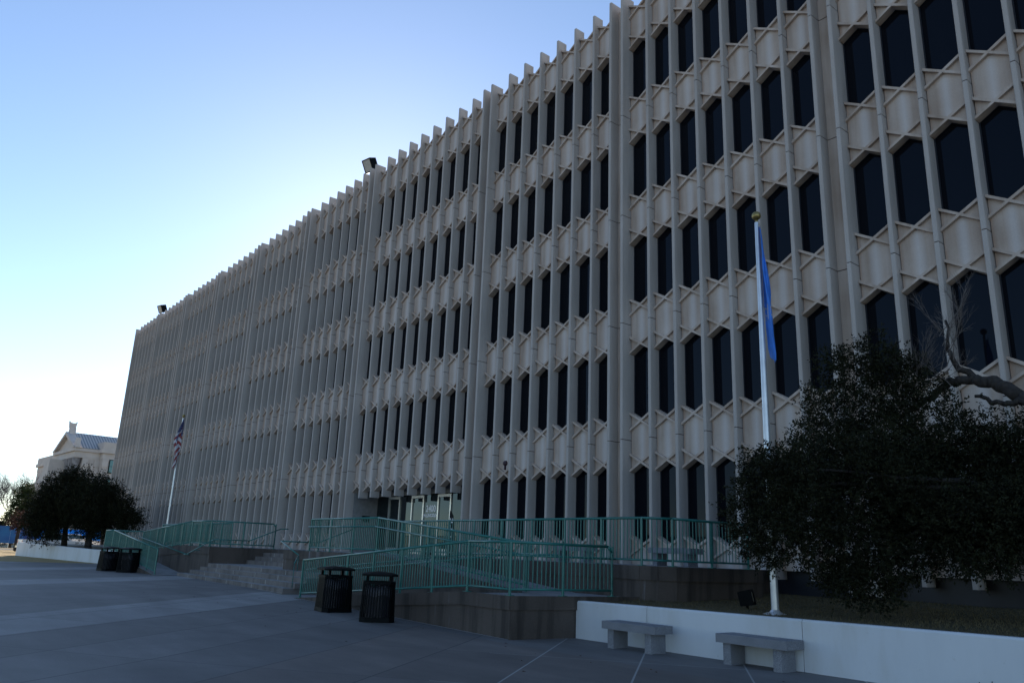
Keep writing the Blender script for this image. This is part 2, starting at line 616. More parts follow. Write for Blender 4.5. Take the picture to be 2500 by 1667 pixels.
for b_ in BAYS:
    for x in fins_x(b_):
        link('fin', fin_ent if b_ == 0 else fin_full, bld, (x, 0, 0))
    link('pilaster', pil_me, bld, (bayR(b_), 0, 0))
    link('pilaster', pil_me, bld, (bayL(b_), 0, 0))

def bar(mb, x0, z0, x1, z1, w, yf, yb, mi=0):
    d = Vector((x1 - x0, 0, z1 - z0)).normalized()
    nn = Vector((-d.z, 0, d.x)) * (w / 2)
    # clip the ends vertically so the bars butt the fins
    dx = w / 2 / max(0.2, abs(d.x))
    pts = [(x0, yf, z0 - dx), (x1, yf, z1 - dx), (x1, yf, z1 + dx), (x0, yf, z0 + dx)]
    mb.prism(pts, (0, yb - yf, 0), mi)

wall = MB()
wall_u = {}
back = MB()
panes = []
for b_ in BAYS:
    fx = fins_x(b_)
    edges = [(bayR(b_) + FW, fx[0])] + [(fx[k] + FW, fx[k + 1]) for k in range(len(fx) - 1)] + [(fx[-1] + FW, bayL(b_))]
    for ci, (xl, xr) in enumerate(edges):
        xc = (xl + xr) / 2
        g = 0.020          # sealant gap beside the fins
        for r in range(-1, 5):
            zj = Z0 + H * r
            if r == -1 and b_ == 0:
                continue
            top = [(xl + g, zj + 0.92), (xc, zj + 0.665), (xr - g, zj + 0.92)]
            if r == -1:
                bot = [(xr - g, 1.50), (xl + g, 1.50)]
            else:
                bot = [(xr - g, zj - 1.03), (xc, zj - 0.755), (xl + g, zj - 1.03)]
            # two convex halves
            k_start = len(wall.v)
            if r == -1:
                wall.prism([(xl + g, YP, 1.5), (xc, YP, 1.5), (xc, YP, top[1][1]), (xl + g, YP, top[0][1])], (0, 0.2, 0))
                wall.prism([(xc, YP, 1.5), (xr - g, YP, 1.5), (xr - g, YP, top[2][1]), (xc, YP, top[1][1])], (0, 0.2, 0))
            else:
                wall.prism([(xl + g, YP, bot[2][1]), (xc, YP, bot[1][1]), (xc, YP, top[1][1]), (xl + g, YP, top[0][1])], (0, 0.2, 0))
                wall.prism([(xc, YP, bot[1][1]), (xr - g, YP, bot[0][1]), (xr - g, YP, top[2][1]), (xc, YP, top[1][1])], (0, 0.2, 0))
            for kk in range(k_start, len(wall.v)):
                wall_u[kk] = min(1.0, abs(wall.v[kk][0] - xc) / (xc - xl))
            # raised crossing ribs
            yf = YP - 0.095
            bar(wall, xl + 0.004, zj + 0.88, xr - 0.004, zj + 0.33, 0.066, yf, YP + 0.02)
            bar(wall, xl + 0.004, zj + 0.33, xr - 0.004, zj + 0.88, 0.07, yf - 0.002, YP + 0.018)
            if r >= 0:
                bar(wall, xl + 0.004, zj - 0.99, xr - 0.004, zj - 0.45, 0.07, yf, YP + 0.02)
                bar(wall, xl + 0.004, zj - 0.45, xr - 0.004, zj - 0.99, 0.07, yf - 0.002, YP + 0.018)
            # window above this joint
            if r < 4 and not (b_ == 0 and r == -1):
                zb, zb2 = zj + 0.60, zj + 0.86
                zt, zt2 = zj + H - 0.74, zj + H - 0.99
                panes.append((b_, ci, r, xl, xr, zb, zb2, zt, zt2))
        back.box(xl - 0.02, xr + 0.02, YG + 0.035, YG + 0.06, 1.5 if b_ != 0 else Z0 - 0.95, 21.5, 0)
    # recess between paired pilasters
    if b_ < BAYS[-1]:
        xa, xb = bayL(b_) + FW, bayR(b_ + 1)
        ed = [1.0] + JN + [ZT - 0.35]
        for i in range(len(ed) - 1):
            wall.box(xa + 0.004, xb - 0.004, 0.25, 0.46, ed[i] + 0.012, ed[i + 1] - 0.012)
        back.box(xa, xb, 0.262, 0.45, 1.1, ZT - 0.4)
wo_ = wall.build('wall', M['panel'], bld)
pa = wo_.data.attributes.new('panel_u', 'FLOAT', 'POINT')
pa.data.foreach_set('value', [wall_u.get(i_, 0.62) for i_ in range(len(wall.v))])
back.build('backing', M['joint'], bld)

def pane_mesh(p, mb=None):
    b_, ci, r, xl, xr, zb, zb2, zt, zt2 = p
    own = mb is None
    if own:
        mb = MB()
    ox, oz = (xl, 0) if own else (0, 0)
    oz = zb if own else 0
    w = xr - xl
    x0 = xl - ox
    x1 = xr - ox
    xc = (x0 + x1) / 2
    P = [(x0, YG, zb2 - oz), (xc, YG, zb - oz), (x1, YG, zb2 - oz), (x1, YG, zt2 - oz), (xc, YG, zt - oz), (x0, YG, zt2 - oz)]
    mb.face(P, 0)
    # slim dark frame
    t_ = 0.035
    for i in range(6):
        a, c2 = P[i], P[(i + 1) % 6]
        cx, cz = xc, (zb + zt) / 2 - oz
        def inn(q):
            return (q[0] + (t_ if q[0] < cx - .01 else (-t_ if q[0] > cx + .01 else 0)), q[1], q[2] + (t_ if q[2] < cz else -t_))
        ai, c3 = inn(a), inn(c2)
        y = YG - 0.02
        mb.face([(a[0], y, a[2]), (c2[0], y, c2[2]), (c3[0], y, c3[2]), (ai[0], y, ai[2])], 1)
        mb.face([(ai[0], y, ai[2]), (c3[0], y, c3[2]), (c3[0], YG, c3[2]), (ai[0], YG, ai[2])], 1)
    return mb
def cam_uv(p):
    d = Vector(p) - CC
    z = d.dot(CF)
    if z <= 0: return None
    return d.dot(CR) / z, d.dot(CU) / z, z
vis = []
for p in panes:
    uv = cam_uv(((p[3] + p[4]) / 2, 0.3, (p[5] + p[7]) / 2))
    inside = uv and abs(uv[0]) < 0.70 and abs(uv[1]) < 0.5
    vis.append((0 if inside else 1, uv[2] if uv else 1e9, p))
vis.sort(key=lambda q: (q[0], q[1]))
cache = {}
rest = MB()
for i, (_, _, p) in enumerate(vis):
    if i < 100:
        key = round(p[4] - p[3], 3)
        if key not in cache:
            cache[key] = pane_mesh(p).mesh('window', [M['glass'], M['base']])
        wo2 = link('window', cache[key], bld, (p[3], 0, p[5]))
        rw = random.Random(i)
        wo2.rotation_euler = (rw.uniform(-.004, .004), 0, rw.uniform(-.005, .005))
    else:
        pane_mesh(p, rest)
o = rest.build('window', [M['glass'], M['base']], bld)
o['kind'] = 'stuff'
o['label'] = 'the smaller distant dark windows'
# body and roof
XL, XR = bayR(-6), bayL(5) + FW
mb = MB()
mb.box(XL + 0.02, XR, 0.50, 32, Z0 - 0.9, 20.7)
mb.box(XL + 0.02, 0.06, 0.50, 32, 0.1, Z0 - 0.9)
mb.box(9.95, XR, 0.50, 32, 0.1, Z0 - 0.9)
mb.box(0.06, 9.95, 3.2, 32, 0.1, Z0 - 0.9)
mb.build('core', M['base'], bld)
mb = MB()
mb.box(XL, XL + 0.018, 0.2, 32, 0.1, 21.6)
mb.box(XL + 0.02, XR, 31.8, 32.2, 0.1, 21.6)
for k in range(27):
    mb.box(XL - 0.26, XL, 1.2 + k * 1.16, 1.2 + k * 1.16 + FW, 1.3, ZT)
mb.build('end_wall', M['fin'], bld)
mb = MB()
mb.box(XL + 0.03, XR - 0.03, 0.55, 31.7, 20.72, 20.85)
mb.build('roof', M['roof'], bld)
mb = MB()
mb.box(XL + 0.3, 0.05, 0.60, 0.8, 0.1, 1.6)
mb.box(9.96, XR, 0.60, 0.8, 0.1, 1.6)
mb.face([(XL, 0.462, 1.502), (XL, 0.62, 1.502), (XR, 0.62, 1.502), (XR, 0.462, 1.502)])
mb.build('plinth', M['base'], bld)

# entrance recess
ZS = Z0 - 0.92
YD = 1.62
mb = MB()
mb.box(0.06, 9.94, 0.47, 3.2, ZS + 0.0, ZS + 0.03)
mb.build('entrance_soffit', M['soffit'], bld)
mb = MB()
mb.box(0.0, 0.12, 0.30, YD + 0.1, 1.48, ZS)
mb.box(9.80, 9.93, 0.30, YD + 0.1, 1.48, ZS)
mb.box(0.13, 9.79, YD, YD + 0.1, 4.22, ZS)
lw = mb.build('entrance_wall', M['lobby_wall'], bld)
mb = MB()
mb.box(0.121, 0.15, 0.84, 1.25, 2.95, 3.25)
mb.build('plaque', M['black'], bld)
xg = [0.22, 1.34, 2.41, 3.43, 4.50, 5.62, 6.68, 7.75, 8.80, 9.72]
for i in range(9):
    xa, xb = xg[i], xg[i + 1]
    isdoor = i in (1, 3, 5, 7)
    if isdoor:
        fr = MB()
        y0, y1 = YD - 0.06, YD + 0.06
        fr.box(xa, xa + 0.09, y0, y1, 1.5, 4.17)
        fr.box(xb - 0.09, xb, y0, y1, 1.5, 4.17)
        fr.box(xa + 0.09, xb - 0.09, y0, y1, 4.05, 4.17)
        fr.box(xa + 0.09, xb - 0.09, y0 + .02, y1 - .02, 1.52, 1.78)
        d = fr.build('door', M['alu'], bld)
        gl = MB()
        gl.box(xa + 0.09, xb - 0.09, YD - 0.012, YD + 0.012, 1.78, 4.05)
        gl.build('door_glass', M['glass2'], d)
        hd = MB()
        hd.tube((xb - 0.17, y0 - 0.06, 2.45), (xb - 0.17, y0 - 0.06, 2.85), 0.014)
        hd.tube((xb - 0.17, y0 - 0.06, 2.5), (xb - 0.06, y0, 2.5), 0.01)
        hd.tube((xb - 0.17, y0 - 0.06, 2.8), (xb - 0.06, y0, 2.8), 0.01)
        hd.build('handle', M['black'], d)
    else:
        gl = MB()
        gl.box(xa, xb, YD - 0.01, YD + 0.01, 1.52, 4.17)
        sg = gl.build('sidelight', M['glass2'], bld)
        if i == 4:
            def text(body, size, x, z):
                cu = bpy.data.curves.new(body, 'FONT')
                cu.body = body
                cu.size = size
                cu.align_x = 'CENTER'
                cu.extrude = 0.002
                cu.offset = size * 0.035
                tmp = bpy.data.objects.new('tmp', cu)
                col.objects.link(tmp)
                dg = bpy.context.evaluated_depsgraph_get()
                me = bpy.data.meshes.new_from_object(tmp.evaluated_get(dg))
                bpy.data.objects.remove(tmp)
                me.materials.clear()
                me.materials.append(M['white_letters'])
                me.transform(Matrix.Translation((x, YD - 0.016, z)) @ Matrix.Rotation(math.pi / 2, 4, 'X'))
                return me
            xm = (xa + xb) / 2
            link('street_number', text('2400', 0.40, xm, 3.42), sg)
            link('street_name', text('N LINCOLN', 0.205, xm, 3.18), sg)
# small alarm bell on the spandrel right of the entrance
mb = MB()
mb.lathe((0, 0, 0), [(0.0, 0.10), (0.07, 0.09), (0.10, 0.05), (0.105, 0.0)], 14)
for i in range(len(mb.v)):
    x, y, z = mb.v[i]
    mb.v[i] = (12.03 + x, 0.26 - z, 5.03 + y)
mb.box(12.0, 12.06, 0.20, 0.258, 4.78, 4.95)
mb.build('alarm_bell', M['alarm'], bld, True)

# ------------------------------------------------------------------ terrace, ramps, stairs
T = 1.5
def slab_poly(mb, poly, z0, z1, mi_top=0, mi_side=0):
    n = len(poly)
    zt = [z1] * n if not isinstance(z1, (list, tuple)) else z1
    zb = [z0] * n if not isinstance(z0, (list, tuple)) else z0
    mb.face([(p[0], p[1], zt[i]) for i, p in enumerate(poly)], mi_top)
    for i in range(n):
        j = (i + 1) % n
        mb.face([(poly[i][0], poly[i][1], zb[i]), (poly[j][0], poly[j][1], zb[j]), (poly[j][0], poly[j][1], zt[j]), (poly[i][0], poly[i][1], zt[i])], mi_side)

ter = thing('terrace', 'raised brown concrete terrace along the building front at the entrance doors', 'terrace')
mb = MB()
G0 = -0.2
polyT = [(-12.6, -5.3), (-1.2, -5.3), (-1.2, -7.0), (1.7, -7.0), (1.7, -4.35), (8.15, -4.35), (8.15, -6.6), (14.4, -6.6), (14.4, -4.9),
         (23.35, -4.9), (23.75, -4.75), (24.02, -4.45), (24.1, -4.1), (24.25, -1.75), (24.12, -1.3), (23.7, -1.2), (23.2, -1.15), (23.2, 0.44), (-12.6, 0.44)]
slab_poly(mb, polyT, G0, T, 1, 0)
mb.box(0.1, 9.8, 0.44, 3.2, 1.2, 1.497, 1)
mb.build('slab', [M['terrace'], M['walk']], ter)
# coping lip course (proud band at the top, shadow groove under)
def band(mb, pts, z0, z1, out, mi=0, closed=False):
    """thin proud band following a 2D polyline on its right-hand (outer) side; z may be (za,zb) per point"""
    for i in range(len(pts) - 1):
        a = Vector((pts[i][0], pts[i][1], 0))
        c2 = Vector((pts[i + 1][0], pts[i + 1][1], 0))
        d = (c2 - a).normalized()
        nrm = Vector((d.y, -d.x, 0)) * out
        za0, za1 = z0[i], z1[i]
        zc0, zc1 = z0[i + 1], z1[i + 1]
        base = [(a.x, a.y, za0), (c2.x, c2.y, zc0), (c2.x, c2.y, zc1), (a.x, a.y, za1)]
        mb.prism(base, nrm, mi)
def cop(pts, z=T):
    n = len(pts)
    mb = MB()
    band(mb, pts, [z - 0.30] * n, [z + 0.004] * n, 0.03)
    mb.build('coping', M['terrace'], ter)
cop([(14.4, -4.9), (23.35, -4.9), (23.75, -4.75), (24.02, -4.45), (24.1, -4.1), (24.25, -1.75), (24.12, -1.3), (23.7, -1.2)])
cop([(-1.2, -7.0), (1.7, -7.0)])
cop([(8.15, -6.6), (14.4, -6.6)])

def ramp_thing(label, tx, topx, lx, ex, y_in, y_mid, y_out, zl, zg):
    """tx terrace end of upper run, lx landing start, ex landing end, topx low end of lower run"""
    r = thing('access_ramp', label, 'ramp')
    s = 1 if ex > lx else -1
    mb = MB()
    e = 0.0
    def P(poly, zt):
        if s < 0:
            poly = poly[::-1]
            zt = zt[::-1]
        slab_poly(mb, poly, G0, zt, 1, 0)
    P([(tx + s * .002, y_mid), (lx, y_mid), (lx, y_in - .003), (tx + s * .002, y_in - .003)], [T, zl, zl, T])
    P([(lx + s * .002, y_out), (ex, y_out), (ex + s * 0.35, y_in), (lx + s * .002, y_in)], [zl] * 4)
    P([(topx, y_out), (lx, y_out), (lx, y_mid - .003), (topx, y_mid - .003)], [zg + .01, zl, zl, zg + .01])
    mb.build('slab', [M['terrace'], M['walk']], r)
    mb = MB()
    if s > 0:
        xg_ = topx + (lx - topx) * 0.38
        zg_ = zg + (zl - zg) * 0.38
        band(mb, [(xg_, y_out), (lx, y_out), (ex, y_out), (ex + 0.35, y_in)], [zg_ - 0.24, zl - 0.24, zl - 0.24, zl - 0.24], [zg_ + .03, zl + .03, zl + .03, zl + .03], 0.03)
        band(mb, [(tx, y_mid), (lx, y_mid)], [T - 0.3, zl - 0.25], [T + .03, zl + .03], 0.03)
    else:
        band(mb, [(lx, y_mid), (tx, y_mid)], [zl - 0.25, T - 0.3], [zl + .03, T + .03], 0.03)
        band(mb, [(ex, y_out), (lx, y_out), (topx - 2, y_out)], [zl - 0.24, zl - 0.24, zg - .1], [zl + .03, zl + .03, zg + .1], 0.03)
    mb.build('kerb', M['terrace'], r)
    # pale caulk line along the foot
    mb = MB()
    if s > 0:
        mb.face([(topx + .3, y_out - 0.05, gz(topx) + 0.006), (ex, y_out - 0.05, gz(ex) + 0.006), (ex, y_out + 0.01, gz(ex) + 0.006), (topx + .3, y_out + 0.01, gz(topx) + 0.006)])
    else:
        mb.face([(tx, y_mid - 0.03, 0.4), (tx, y_mid, 0.4), (tx - .02, y_mid, 0.4)])
    mb.build('caulk_line', M['mortar'], r)
    return r
ramp_thing('switchback concrete ramp behind the two near bins, right of the stairs', 14.4, 13.0, 21.3, 22.95, -4.9, -6.6, -8.32, 0.80, 0.17)
ramp_thing('far switchback concrete ramp left of the stairs beside the two far bins', -1.2, -0.9, -8.8, -10.6, -5.3, -7.0, -8.35, 1.02, 0.24)

st = thing('entrance_stairs', 'broad stained stone steps with a mid landing leading up to the entrance', 'stairs')
def step_slab(mb, poly, z0, z1):
    slab_poly(mb, poly, z0, z1, 1, 0)
ZG = 0.22
rz_ = (0.84 - ZG) / 4
mb = MB()
L = [(-0.5, -7.50), (0.3, -7.24), (1.1, -7.1), (1.75, -7.005)]
Rr = [(11.7, -8.10), (11.78, -7.76), (11.86, -7.42), (11.95, -7.08)]
for k in range(4):
    a, c2 = L[k], Rr[k]
    z1 = ZG + rz_ * (k + 1)
    step_slab(mb, [a, c2, (c2[0], -6.602), (8.15, -6.602), (8.15, -5.3), (1.702, -5.3), (1.702, -7.0), (a[0], -7.002)], 0.0 if k == 0 else z1 - rz_, z1 if k == 3 else z1 - 0.0)
mb.build('lower_flight', [M['steps'], M['walk']], st)
mb = MB()
ru = (T - 0.84) / 4
for k in range(3):
    y0 = -5.4 + 0.35 * k
    mb.box(1.733, 8.147, y0, -4.352, 0.84 if k == 0 else 0.84 + ru * k, 0.84 + ru * (k + 1), 0)
mb.build('upper_flight', [M['steps'], M['walk']], st)
# riser block joints: thin pale mortar strips
mb = MB()
rnd = random.Random(5)
for k in range(4):
    a, c2 = L[k], Rr[k]
    x = a[0] + rnd.uniform(0.8, 2.2)
    z0, z1 = ZG + rz_ * k, ZG + rz_ * (k + 1)
    while x < c2[0] - 0.5:
        f = (x - a[0]) / (c2[0] - a[0])
        y = a[1] + (c2[1] - a[1]) * f
        mb.box(x, x + 0.03, y - 0.004, y + 0.01, z0 + 0.01, z1 - 0.004)
        x += rnd.uniform(1.9, 2.7)
for k in range(4):
    x = 1.8 + rnd.uniform(0.8, 2.2)
    y = -5.4 + 0.35 * k
    while x < 8.0:
        if k < 3:
            mb.box(x, x + 0.025, y - 0.004, y + 0.01, 0.85 + ru * k, 0.84 + ru * (k + 1) - 0.004)
        x += rnd.uniform(1.6, 2.4)
mb.prism([(L[0][0], L[0][1] - .03, ZG + .012), (Rr[0][0], Rr[0][1] - .03, ZG + .012), (Rr[0][0], Rr[0][1], ZG + .012), (L[0][0], L[0][1], ZG + .012)], (0, 0, 0.004))
mb.box(1.74, 8.14, -5.435, -5.402, 0.842, 0.848)
mb.build('mortar_joint', M['mortar'], st)

# ------------------------------------------------------------------ railings
RH = 1.06
bal = MB()
bal.tube((0, 0, 0.12), (0, 0, RH), 0.0138, n=6, caps=False)
bal_me = bal.mesh('baluster', M['green'], True)
pst = MB()
pst.tube((0, 0, -0.02), (0, 0, RH), 0.03, n=10)
pst.box(-0.07, 0.07, -0.07, 0.07, 0.0, 0.018)
pst_me = pst.mesh('post', M['green'])
def railing(label, path, hand=None, spacing=0.110, post_sp=1.35, group='green railings of the ramps and terrace', drop_end=False):
    r = thing('railing', label, 'railing', group)
    pts = [Vector(p) for p in path]
    mb = MB()
    top = [p + Vector((0, 0, RH)) for p in pts]
    if drop_end:
        top = top[:-1] + [top[-1] + (top[-2] - top[-1]).normalized() * 0.12, top[-1] + Vector((0, 0, -0.12)), pts[-1] + Vector((0, 0, 0.05))]
    mb.path(top, 0.03, 10)
    mb.build('top_rail', M['green'], r, True)
    mb = MB()
    mb.path([p + Vector((0, 0, 0.13)) for p in pts], 0.023, 8)
    mb.build('bottom_rail', M['green'], r, True)
    if hand:
        mb = MB()
        off = Vector(hand)
        hp = [p + Vector((0, 0, 0.80)) + off for p in pts]
        mb.path(hp, 0.021, 8)
        for i in range(len(hp) - 1):
            n_ = max(1, int((hp[i + 1] - hp[i]).length / 1.4))
            for k in range(n_):
                q = hp[i].lerp(hp[i + 1], (k + .5) / n_)
                mb.tube(q, q - off, 0.008, n=5)
        mb.build('handrail', M['green'], r, True)
    cnt = 0
    extra = MB()
    for i in range(len(pts) - 1):
        a, c2 = pts[i], pts[i + 1]
        d = c2 - a
        Lh = math.hypot(d.x, d.y)
        npost = max(1, round(Lh / post_sp))
        for k in range(npost + (1 if i == len(pts) - 2 else 0)):
            p = a + d * (k / npost)
            link('post', pst_me, r, p)
        nb = max(1, round(Lh / spacing))
        for k in range(1, nb):
            f = k / nb
            if min(abs(f * npost - round(f * npost)) / npost * Lh, 1) < 0.045:
                continue
            p = a + d * f
            cnt += 1
            if cnt <= 100:
                link('baluster', bal_me, r, p)
            else:
                extra.tube(p + Vector((0, 0, .12)), p + Vector((0, 0, RH)), 0.0105, n=6, caps=False)
    if cnt > 100:
        o = extra.build('baluster', M['green'], r, True)
        o['kind'] = 'stuff'
    return r
railing('green railing along the outer edge of the near ramp, closest to the two near bins',
        [(13.2, -8.22, 0.19), (21.35, -8.22, 0.82), (22.8, -8.22, 0.82), (23.15, -5.6, 0.82)], hand=(0, 0.12, 0), drop_end=True)
railing('green railing sloping down between the two runs of the near ramp',
        [(9.75, -6.1, T), (9.9, -6.5, T), (14.4, -6.5, T), (21.3, -6.5, 0.84)], hand=(0, -0.1, 0))
railing('green guard railing on the terrace edge above the near ramp, reaching the oak',
        [(13.1, -4.78, T), (23.3, -4.78, T), (23.8, -4.3, T), (24.05, -1.75, T)])
railing('green railing along the outer edge of the far ramp, just behind the two far bins',
        [(-1.1, -8.25, 0.25), (-8.9, -8.25, 1.04), (-10.5, -8.25, 1.04)])
railing('far green railing ending in a rounded corner at the left side of the stairs',
        [(-10.4, -8.2, 1.04), (-8.65, -6.9, 1.04), (-1.2, -6.9, T), (1.2, -6.88, T), (1.58, -4.2, T)], drop_end=True)
railing('green guard railing behind the far ramp, beside the striped flag pole',
        [(-0.9, -5.2, T), (-11.4, -5.2, T)])

def handrail(label, pts, posts):
    r = thing('stair_handrail', label, 'handrail', 'stair handrails')
    mb = MB()
    mb.path(pts, 0.022, 8)
    mb.build('rail', M['green'], r, True)
    mb = MB()
    for p, q in posts:
        mb.tube(p, q, 0.012, n=6)
    mb.build('bracket', M['green'], r, True)
handrail('green pipe handrail on the wall at the left side of the stairs',
         [(-0.1, -7.45, 1.14), (0.15, -7.4, 1.16), (1.55, -6.95, 1.74), (1.9, -6.9, 1.80), (1.78, -5.4, 1.80), (1.78, -4.05, 2.36), (1.78, -3.7, 2.38)],
         [((1.55, -6.95, 1.72), (1.55, -6.99, 1.45)), ((1.78, -5.2, 1.85), (1.72, -5.2, 1.45)), ((0.6, -7.25, 1.33), (0.6, -7.02, 1.33))])
handrail('green pipe handrail at the right side of the stairs, partly behind the near railing',
         [(11.9, -7.9, 1.12), (10.2, -7.0, 1.36), (8.1, -6.75, 1.80), (8.08, -5.3, 1.80), (8.08, -3.9, 2.36)],
         [((11.9, -7.9, 1.10), (11.9, -7.9, 0.4)), ((10.2, -7.0, 1.34), (10.2, -7.0, 0.8)), ((8.08, -5.0, 1.9), (8.14, -5.0, 1.45))])

def inner_hand(label, pts, wally):
    r = thing('ramp_handrail', label, 'handrail')
    mb = MB()
    mb.path(pts, 0.021, 8)
    mb.build('rail', M['green'], r, True)
    mb = MB()
    for i in range(len(pts) - 1):
        a, c2 = Vector(pts[i]), Vector(pts[i + 1])
        for k in range(1, max(2, int((c2 - a).length / 1.5))):
            q = a.lerp(c2, k / max(2, int((c2 - a).length / 1.5)))
            mb.tube(q, (q.x, wally, q.z - 0.05), 0.008, n=5)
    mb.build('bracket', M['green'], r, True)
inner_hand('single green handrail sloping down the wall of the far ramp toward the stairs', [(-8.9, -7.1, 1.86), (-0.9, -7.1, 1.14), (-0.6, -7.1, 1.13)], -7.0)
inner_hand('single green handrail on the wall inside the near ramp, seen through its balusters', [(13.6, -6.72, 1.05), (21.3, -6.72, 1.66), (22.6, -6.72, 1.66)], -6.6)

# ------------------------------------------------------------------ planter walls and raised beds
def planter(label, pts, z0, ztop, cuts, thick=0.22):
    """white wall along a polyline; cuts = joint fractions per segment"""
    w = thing('planter_wall', label, 'wall', 'white planter walls')
    mb = MB()
    jb = MB()
    for i in range(len(pts) - 1):
        a, c2 = Vector((*pts[i], 0)), Vector((*pts[i + 1], 0))
        za, zc = ztop[i], ztop[i + 1]
        d = c2 - a
        u = d.normalized()
        nrm = Vector((-u.y, u.x, 0)) * thick
        fr = [0] + cuts[i] + [1]
        for k in range(len(fr) - 1):
            g1 = 0.006 / d.length
            p, q = a + d * (fr[k] + (g1 if k else 0)), a + d * (fr[k + 1] - (g1 if k < len(fr) - 2 else 0))
            zp, zq = za + (zc - za) * fr[k], za + (zc - za) * fr[k + 1]
            ch = 0.028
            n1 = nrm.normalized()
            for (pa, za_), (pb, zb_) in (((p, zp), (q, zq)),):
                prof = lambda P_, Z_: [(P_ , z0), (P_, Z_ - ch), (P_ + n1 * ch, Z_), (P_ + nrm - n1 * ch, Z_), (P_ + nrm, Z_ - ch), (P_ + nrm, z0)]
                A_ = [(v_.x, v_.y, z_) for v_, z_ in prof(pa, za_)]
                B_ = [(v_.x, v_.y, z_) for v_, z_ in prof(pb, zb_)]
                n_ = len(A_)
                mb.face(A_)
                mb.face(B_[::-1])
                for e in range(n_):
                    f2 = (e + 1) % n_
                    mb.face([A_[e], B_[e], B_[f2], A_[f2]][::-1])
            if k:
                jb.prism([(p.x + n1.x * .02 - u.x * .02, p.y + n1.y * .02 - u.y * .02, z0), (p.x + n1.x * .02 + u.x * .02, p.y + n1.y * .02 + u.y * .02, z0),
                          (p.x + n1.x * .15 + u.x * .02, p.y + n1.y * .15 + u.y * .02, z0), (p.x + n1.x * .15 - u.x * .02, p.y + n1.y * .15 - u.y * .02, z0)], (0, 0, zp - z0 - 0.03))
    mb.build('panels', M['white_wall'], w)
    if jb.f:
        jb.build('joint', M['joint'], w)
    return w
planter('long low white planter wall with the two granite benches in front of it',
        [(23.0, -6.65), (60.0, -6.65)], -0.2, [0.745, 1.05], [[0.0557, 0.144, 0.235, 0.33, 0.43, 0.53, 0.63, 0.73, 0.83, 0.93]])
planter('white curved-looking planter wall at far left under the dark trees',
        [(-34.2, -8.75), (-19.0, -7.08), (-12.0, -6.3)], 0.0, [1.22, 1.03, 1.02], [[0.5], []])
mb = MB()
mb.prism([(-34.2, -8.53, 0.1), (-34.2, -8.75, 0.1), (-36.5, 0.0, 0.1), (-36.3, 0.0, 0.1)], (0, 0, 1.1))
tag(mb.build('planter_wall', M['white_wall']), 'short white wall running back from the far left planter corner', 'wall', 'white planter walls')
# raised turf beds
mb = MB()
nx, ny = 40, 8
def bed_z(x, y):
    return 0.70 + (x - 23) * 0.0085 + (y + 6.4) * 0.028 + 0.02 * math.sin(x * 1.7) * math.cos(y * 1.3)
for i in range(nx):
    for j in range(ny):
        xa, xb = 23.05 + i * 37 / nx, 23.05 + (i + 1) * 37 / nx
        ya, yb = -6.44 + j * 7.0 / ny, -6.44 + (j + 1) * 7.0 / ny
        mb.face([(xa, ya, bed_z(xa, ya)), (xb, ya, bed_z(xb, ya)), (xb, yb, bed_z(xb, yb)), (xa, yb, bed_z(xa, yb))])
tag(mb.build('planting_bed', M['grass'], None, True), kind='structure')
mb = MB()
mb.face([(-34.1, -8.52, 1.08), (-19.0, -6.86, 0.92), (-12.0, -6.1, 0.90), (-12.6, -5.3, 0.90), (-12.6, 0.4, 0.95), (-36.3, 0.4, 1.10)])
tag(mb.build('raised_lawn', M['grass']), kind='structure')
mb = MB()
mb.box(-12.7, -12.55, -6.3, -5.2, 0, 0.95)
mb.build('x', M['terrace'], ter).name = 'cheek_wall'

def points_mesh(name, V_, F_, mat, parent=None, nv=4, smooth=False):
    me = bpy.data.meshes.new(name)
    V_ = np.asarray(V_, dtype=np.float32).reshape(-1, 3)
    nf = len(V_) // nv
    me.vertices.add(len(V_))
    me.vertices.foreach_set('co', V_.ravel())
    me.loops.add(nf * nv)
    me.loops.foreach_set('vertex_index', np.arange(nf * nv, dtype=np.int32))
    me.polygons.add(nf)
    me.polygons.foreach_set('loop_start', np.arange(nf, dtype=np.int32) * nv)
    me.polygons.foreach_set('loop_total', np.full(nf, nv, dtype=np.int32))
    me.materials.append(mat)
    me.update()
    me.validate()
    return link(name, me, parent)

# grass blades on the near bed (tiny upright triangles)
rng = np.random.default_rng(3)
n = 26000
gx = rng.uniform(23.2, 37, n)
gy = rng.uniform(-6.42, 0.4, n)
gzv = np.array([bed_z(a, c2) for a, c2 in zip(gx, gy)])
ang = rng.uniform(0, math.pi, n)
hh = rng.uniform(0.02, 0.06, n)
lx_, ly_ = rng.normal(0, .02, n), rng.normal(0, .02, n)
P0 = np.stack([gx - .006 * np.cos(ang), gy - .006 * np.sin(ang), gzv - .005], 1)
P1 = np.stack([gx + .006 * np.cos(ang), gy + .006 * np.sin(ang), gzv - .005], 1)
P2 = np.stack([gx + lx_, gy + ly_, gzv + hh], 1)
o = points_mesh('grass', np.stack([P0, P1, P2], 1), None, M['blade'], nv=3)
tag(o, 'short brown winter grass on the bed behind the near white wall', 'grass', None, 'stuff')

